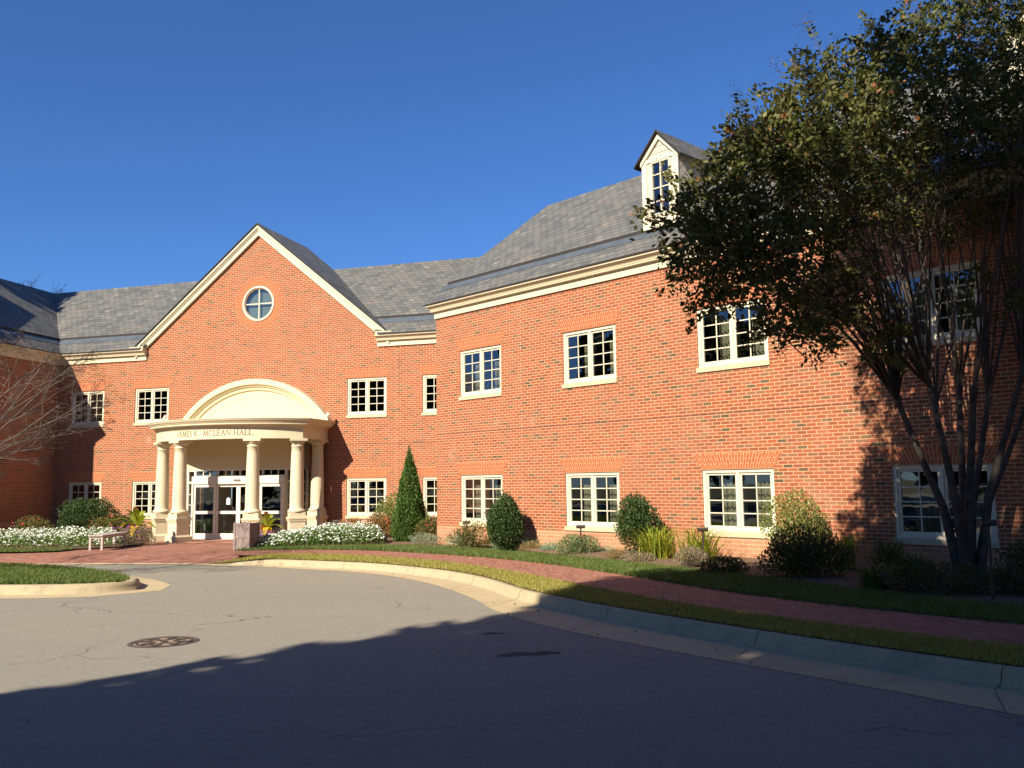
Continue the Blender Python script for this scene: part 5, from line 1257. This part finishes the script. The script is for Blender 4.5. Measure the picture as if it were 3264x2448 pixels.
for i, (k1, rk) in enumerate(kn_pts):          # every knuckle carries a spray of upright shoots
    for j in range(4):
        dv = Vector((0, 0, 1)) + E1 * (KN[i][0] * .12 + rr.uniform(-.28, .28)) + E2 * rr.uniform(-.3, .2); q1 = k1 + dv * 1.0 + E1 * rr.uniform(-.08, .08); q2 = k1 + dv * rr.uniform(2.2, 3.2) + E1 * rr.uniform(-.15, .15)
        tubes(mb, [k1, q1, q2, q2 + dv * .8], [.021, .016, .009, .004], 6)
# a few long bare-tipped shoots sticking out of the top with rows of leaves
for l, d, z, dl, L_ in ((-1.9, 0, 8.3, -.35, .75), (.15, .2, 9.3, .05, 1.0), (-3.3, 0, 7.0, -.1, .7), (-2.5, 0, 7.9, .15, .6), (1.1, 0, 9.5, .2, .8), (-4.6, 0, 5.7, -.5, .5), (-.9, 0, 8.9, -.2, .5), (-4.3, 0, 5.0, -.45, .4), (-2.9, 0, 3.9, -.2, .35)):
    a = ml(*lean(l, d, z)[:3]); dv = (E1 * dl + Vector((0, 0, 1 if L_ > .55 else .2))).normalized(); b = a + dv * L_; tubes(mb, [a - dv * .4, a, b], [.012, .008, .003], 4); sd = dv.cross(E2).normalized()
    for k in range(16):
        t_ = k / 15; p0 = a + dv * L_ * t_
        for s_ in (-1, 1):
            leafP.append(np.array([tuple(p0 + sd * s_ * .04)])); leafD.append(np.array([tuple(sd * s_ + dv * .5)]) * 2.5)
mb.build('branch', 'bark_myrtle', tree)
leafP = np.vstack(leafP); leafD = np.vstack(leafD)
link('crown', leaf_mesh('crown', leafP, .064 + RNG.random(len(leafP)) * .035, .55, dirs=leafD), 'leaf_myrtle', tree)
# seed panicles at the shoot tips
leaf_mat('seed', [(0, (0.10, 0.05, 0.035)), (1, (0.18, 0.09, 0.06))], 0.05)
sp = []
for l, d, z in ((-2.25, 0, 9.05), (-4.75, 0, 6.6), (-4.5, 0, 5.0), (-3.45, 0, 7.9), (-.2, .2, 9.4), (.6, .2, 9.9), (-2.75, 0, 8.35), (-1.2, 0, 9.0), (-4.8, 0, 5.6), (1.2, 0, 9.9), (-2.9, 0, 3.6), (-1.75, 0, 8.75)):
    sp.append(np.array(ml(*lean(l, d, z)[:3])) + RNG.normal(size=(40, 3)) * [.07, .07, .09])
tag(link('seed_heads', leaf_mesh('seed_heads', np.vstack(sp), .022, .9), 'seed', tree), kind='stuff')

# ================================================================== BARE TREE (left)
def bare_tree(name, label, base, limbs, seed, env=None, depth=5, mat='bark_grey', r0=0.13, trunk_h=1.5, twig=0.0035, dens=1.0):
    rr = random.Random(seed); o = put(name, label, 'tree', tuple(base)); mb = MB(); tk = MB()
    base = Vector(base); top = base + Vector((0.05, 0.05, trunk_h)); tubes(tk, [base - Vector((0, 0, .1)), base.lerp(top, .5), top], [r0 * 1.25, r0, r0 * .95], 10)
    tk.build('trunk', mat, o, smooth=True, merge=True)
    def grow(p, d, L_, r_, lev):
        n_ = 4 if lev > 1 else 3; pts = [p]; rad = [r_]; q = p; dd = d.copy(); kids = []
        for i in range(n_):
            dd = (dd + Vector((rr.gauss(0, 1), rr.gauss(0, 1), rr.gauss(0, 1))) * .13 + Vector((0, 0, .012))).normalized()
            q = q + dd * L_ / n_
            if env and i > 0 and sum(((q[a_] - env[0][a_]) / env[1][a_]) ** 2 for a_ in range(3)) > rr.uniform(.85, 1.15): break
            pts.append(q); rad.append(max(twig, r_ * (1 - .55 * (i + 1) / n_))); kids.append((q, dd, (i + 1) / n_))
        if not kids: return
        tubes(mb, pts, rad, 6 if lev > 3 else (4 if lev > 1 else 3))
        if lev == 0: return
        k = int((5 if lev > 1 else 4) * dens)
        for j in range(k):
            q, dd, f = kids[min(len(kids) - 1, int(rr.uniform(.25, 1) * len(kids)))]
            ax = Vector((rr.gauss(0, 1), rr.gauss(0, 1), rr.gauss(0, .6))).normalized(); nd = (dd * 1.0 + ax * rr.uniform(.45, .95)); nd.z = nd.z * .8 + .06; nd.normalize()
            grow(q, nd, L_ * rr.uniform(.42, .62), max(twig, r_ * rr.uniform(.36, .50)), lev - 1)
    for tgt, rad in limbs:
        v = Vector(tgt) - top; grow(top - Vector((0, 0, rr.uniform(0, .3))), v.normalized(), v.length, rad, depth - 1)
    mb.build('branches', mat, o); return o
bare_tree('bare_tree', 'leafless grey tree reaching in from the left edge over the island', (0.3, -14.3, -0.2),
          [((4.6, -14.35, 2.55), .030), ((4.3, -14.6, 3.3), .022), ((3.9, -14.9, 3.9), .020), ((3.0, -13.6, 4.1), .022), ((4.5, -13.7, 3.0), .020), ((3.6, -15.2, 3.1), .022), ((4.2, -13.2, 3.6), .020), ((0.2, -12.6, 4.2), .03), ((-1.5, -15.6, 3.9), .03), ((1.0, -16.4, 3.7), .03), ((-2.4, -13.4, 3.4), .03)], 11, env=((1.1, -14.4, 3.5), (3.75, 3.2, 1.5)), depth=6, dens=0.92, twig=.0020)
bare_tree('far_bare_tree', 'tiny bare treetop showing above the roof at far left', (-24.5, 15, 0), [((-25.6, 15, 12.4), .07), ((-24.5, 15.3, 12.6), .07), ((-23.4, 15, 12.2), .07), ((-25.0, 14.5, 12.5), .06)], 5, depth=4, r0=.3, trunk_h=9.0, twig=.010, dens=1.0, env=((-24.6, 15, 12.3), (2.0, 1.6, 2.45)))

# ================================================================== UNSEEN TREES (one casts the big shadow, others added to block light)
def big_tree(name, label, x, y, clumps, n, size, trunk_h, seed, mat='leaf_oak'):
    o = put(name, label, 'tree', (x, y, G(x, y))); mb = MB(); b0 = Vector((x, y, G(x, y) - .3)); mb.cyl(b0, b0 + Vector((0, 0, trunk_h)), .45, .30, 12)
    P = []
    tot = sum(c[3] ** 2 for c in clumps)
    for (cx, cy, cz, r_) in clumps:
        mb.cyl(b0 + Vector((0, 0, trunk_h * .7)), (cx, cy, cz), .16, .04, 6, caps=False)
        P.append(blob_pts(int(n * r_ ** 2 / tot), (cx, cy, cz), (r_, r_, r_ * .85), .5, .15))
    mb.build('trunk', 'bark_dark', o); P = np.vstack(P)
    link('crown', leaf_mesh('crown', P, size * (0.7 + .6 * RNG.random(len(P))), .7), mat, o)
def ab(a, s, z): return (a * .943 + s * .333, -a * .333 + s * .943, z)      # across / along the light
S0 = -30.0
OC = []
def clump(a, b, r_, s=S0):
    """clump whose centre is seen from the sun at across a and height-level b (height it has at s = 0)"""
    OC.append((*ab(a, s, b - 0.68 * s), r_))
for a, b, r_ in ((20.1, -12.5, 1.8), (20.3, -10.7, 1.8), (18.8, -11.8, .75), (18.9, -13.4, .9), (19.1, -10.0, .7), (18.7, -12.6, .5), (19.6, -9.4, .7), (20.7, -8.7, 1.9), (20.5, -7.2, 1.9), (20.6, -5.5, 2.1), (21.5, -4.8, 1.8), (23.0, -4.7, 1.9), (24.6, -4.0, 2.0), (25.9, -1.4, 2.2), (26.3, 1.0, 2.1), (28.2, 1.8, 2.5), (25.2, 1.3, 1.5), (23.2, -7.6, 2.6), (22.6, -11, 2.6), (26.2, -4.4, 2.8), (26.5, -7.4, 3.2), (26.2, -10.4, 3.2), (30, -0.5, 3.0), (30.5, -5, 3.2), (30, -9.5, 3.2), (20.9, -12.6, 1.9), (24, -13.5, 2.6), (28, -13.5, 3.0), (33, -3, 3), (33.5, -8, 3.2), (21.6, 2.7, .65), (22.5, 3.4, .8), (23.6, 3.5, 1.0), (24.9, 3.2, 1.3), (25.6, .4, 1.0)):
    clump(a, b, r_, S0 + random.uniform(-1.5, 1.5))
for s_ in (-18.5, -22.5, -26.5):          # clumps added overhead, out of view, to cut sky light on the road
    for a in (23.2, 26.4, 29.6, 32.8, 36.0):
        OC.append((*ab(a + random.uniform(-.4, .4), s_, -4.4 - 0.68 * s_ + random.uniform(-.4, .3)), 2.3))
c0 = ab(26, S0, 0)
big_tree('shade_tree', 'tall dense leafy tree behind the viewer that shades the foreground road', c0[0], c0[1], OC, 78000, .42, 9, 1)
names_ = ['first', 'second', 'third', 'fourth', 'fifth', 'sixth', 'seventh', 'eighth', 'ninth', 'tenth', 'eleventh', 'twelfth', 'thirteenth', 'nearest', 'second nearest', 'third nearest', 'fourth nearest']
c1 = ab(-12.6, -17, 0)
big_tree('roof_shade_tree', 'unseen tall leafy tree added outside the left edge to shade the left wing roof', c1[0], c1[1], [ab(-12.6, -17, 16.5) + (1.9,), ab(-12.8, -17.5, 19) + (2.0,), ab(-12.4, -16.8, 14.2) + (1.9,), ab(-13.5, -17, 21) + (1.8,), ab(-14.5, -17, 17) + (2.2,)], 9000, .45, 14, 77)  # added tree, never in view, placed to darken the left roof slope
for i, (x, y, h_) in enumerate(((-66, -36, 19), (-56, -46, 19), (-46, -54, 20), (-36, -60, 20), (-27, -65, 20), (-17, -68, 20), (-7, -71, 20), (4, -72, 20), (16, -74, 20), (30, -68, 20), (44, -58, 19), (36, -33, 16), (37, -18, 12), (-22, -34, 12), (-11, -38, 12), (-1, -41, 12.5), (-33, -30, 12))):  # unseen trees added to block sky light and darken window reflections
    lab = names_[i] + (' from the left' if i < 13 else ' to the road at left')
    big_tree('sky_block_tree', 'unseen leafy tree added behind the viewer to block sky light, ' + lab + ' in its row', x, y, [(x + random.uniform(-3, 3), y + random.uniform(-3, 3), h_ * (.36 + .13 * k), 4.6 - .3 * k) for k in range(5)], 5200, .9, h_ * .5, i, 'leaf_oak')
    [o for o in bpy.data.objects if o.name.startswith('sky_block_tree') and o.parent is None][-1]['group'] = 'unseen trees added behind the viewer to block sky light'
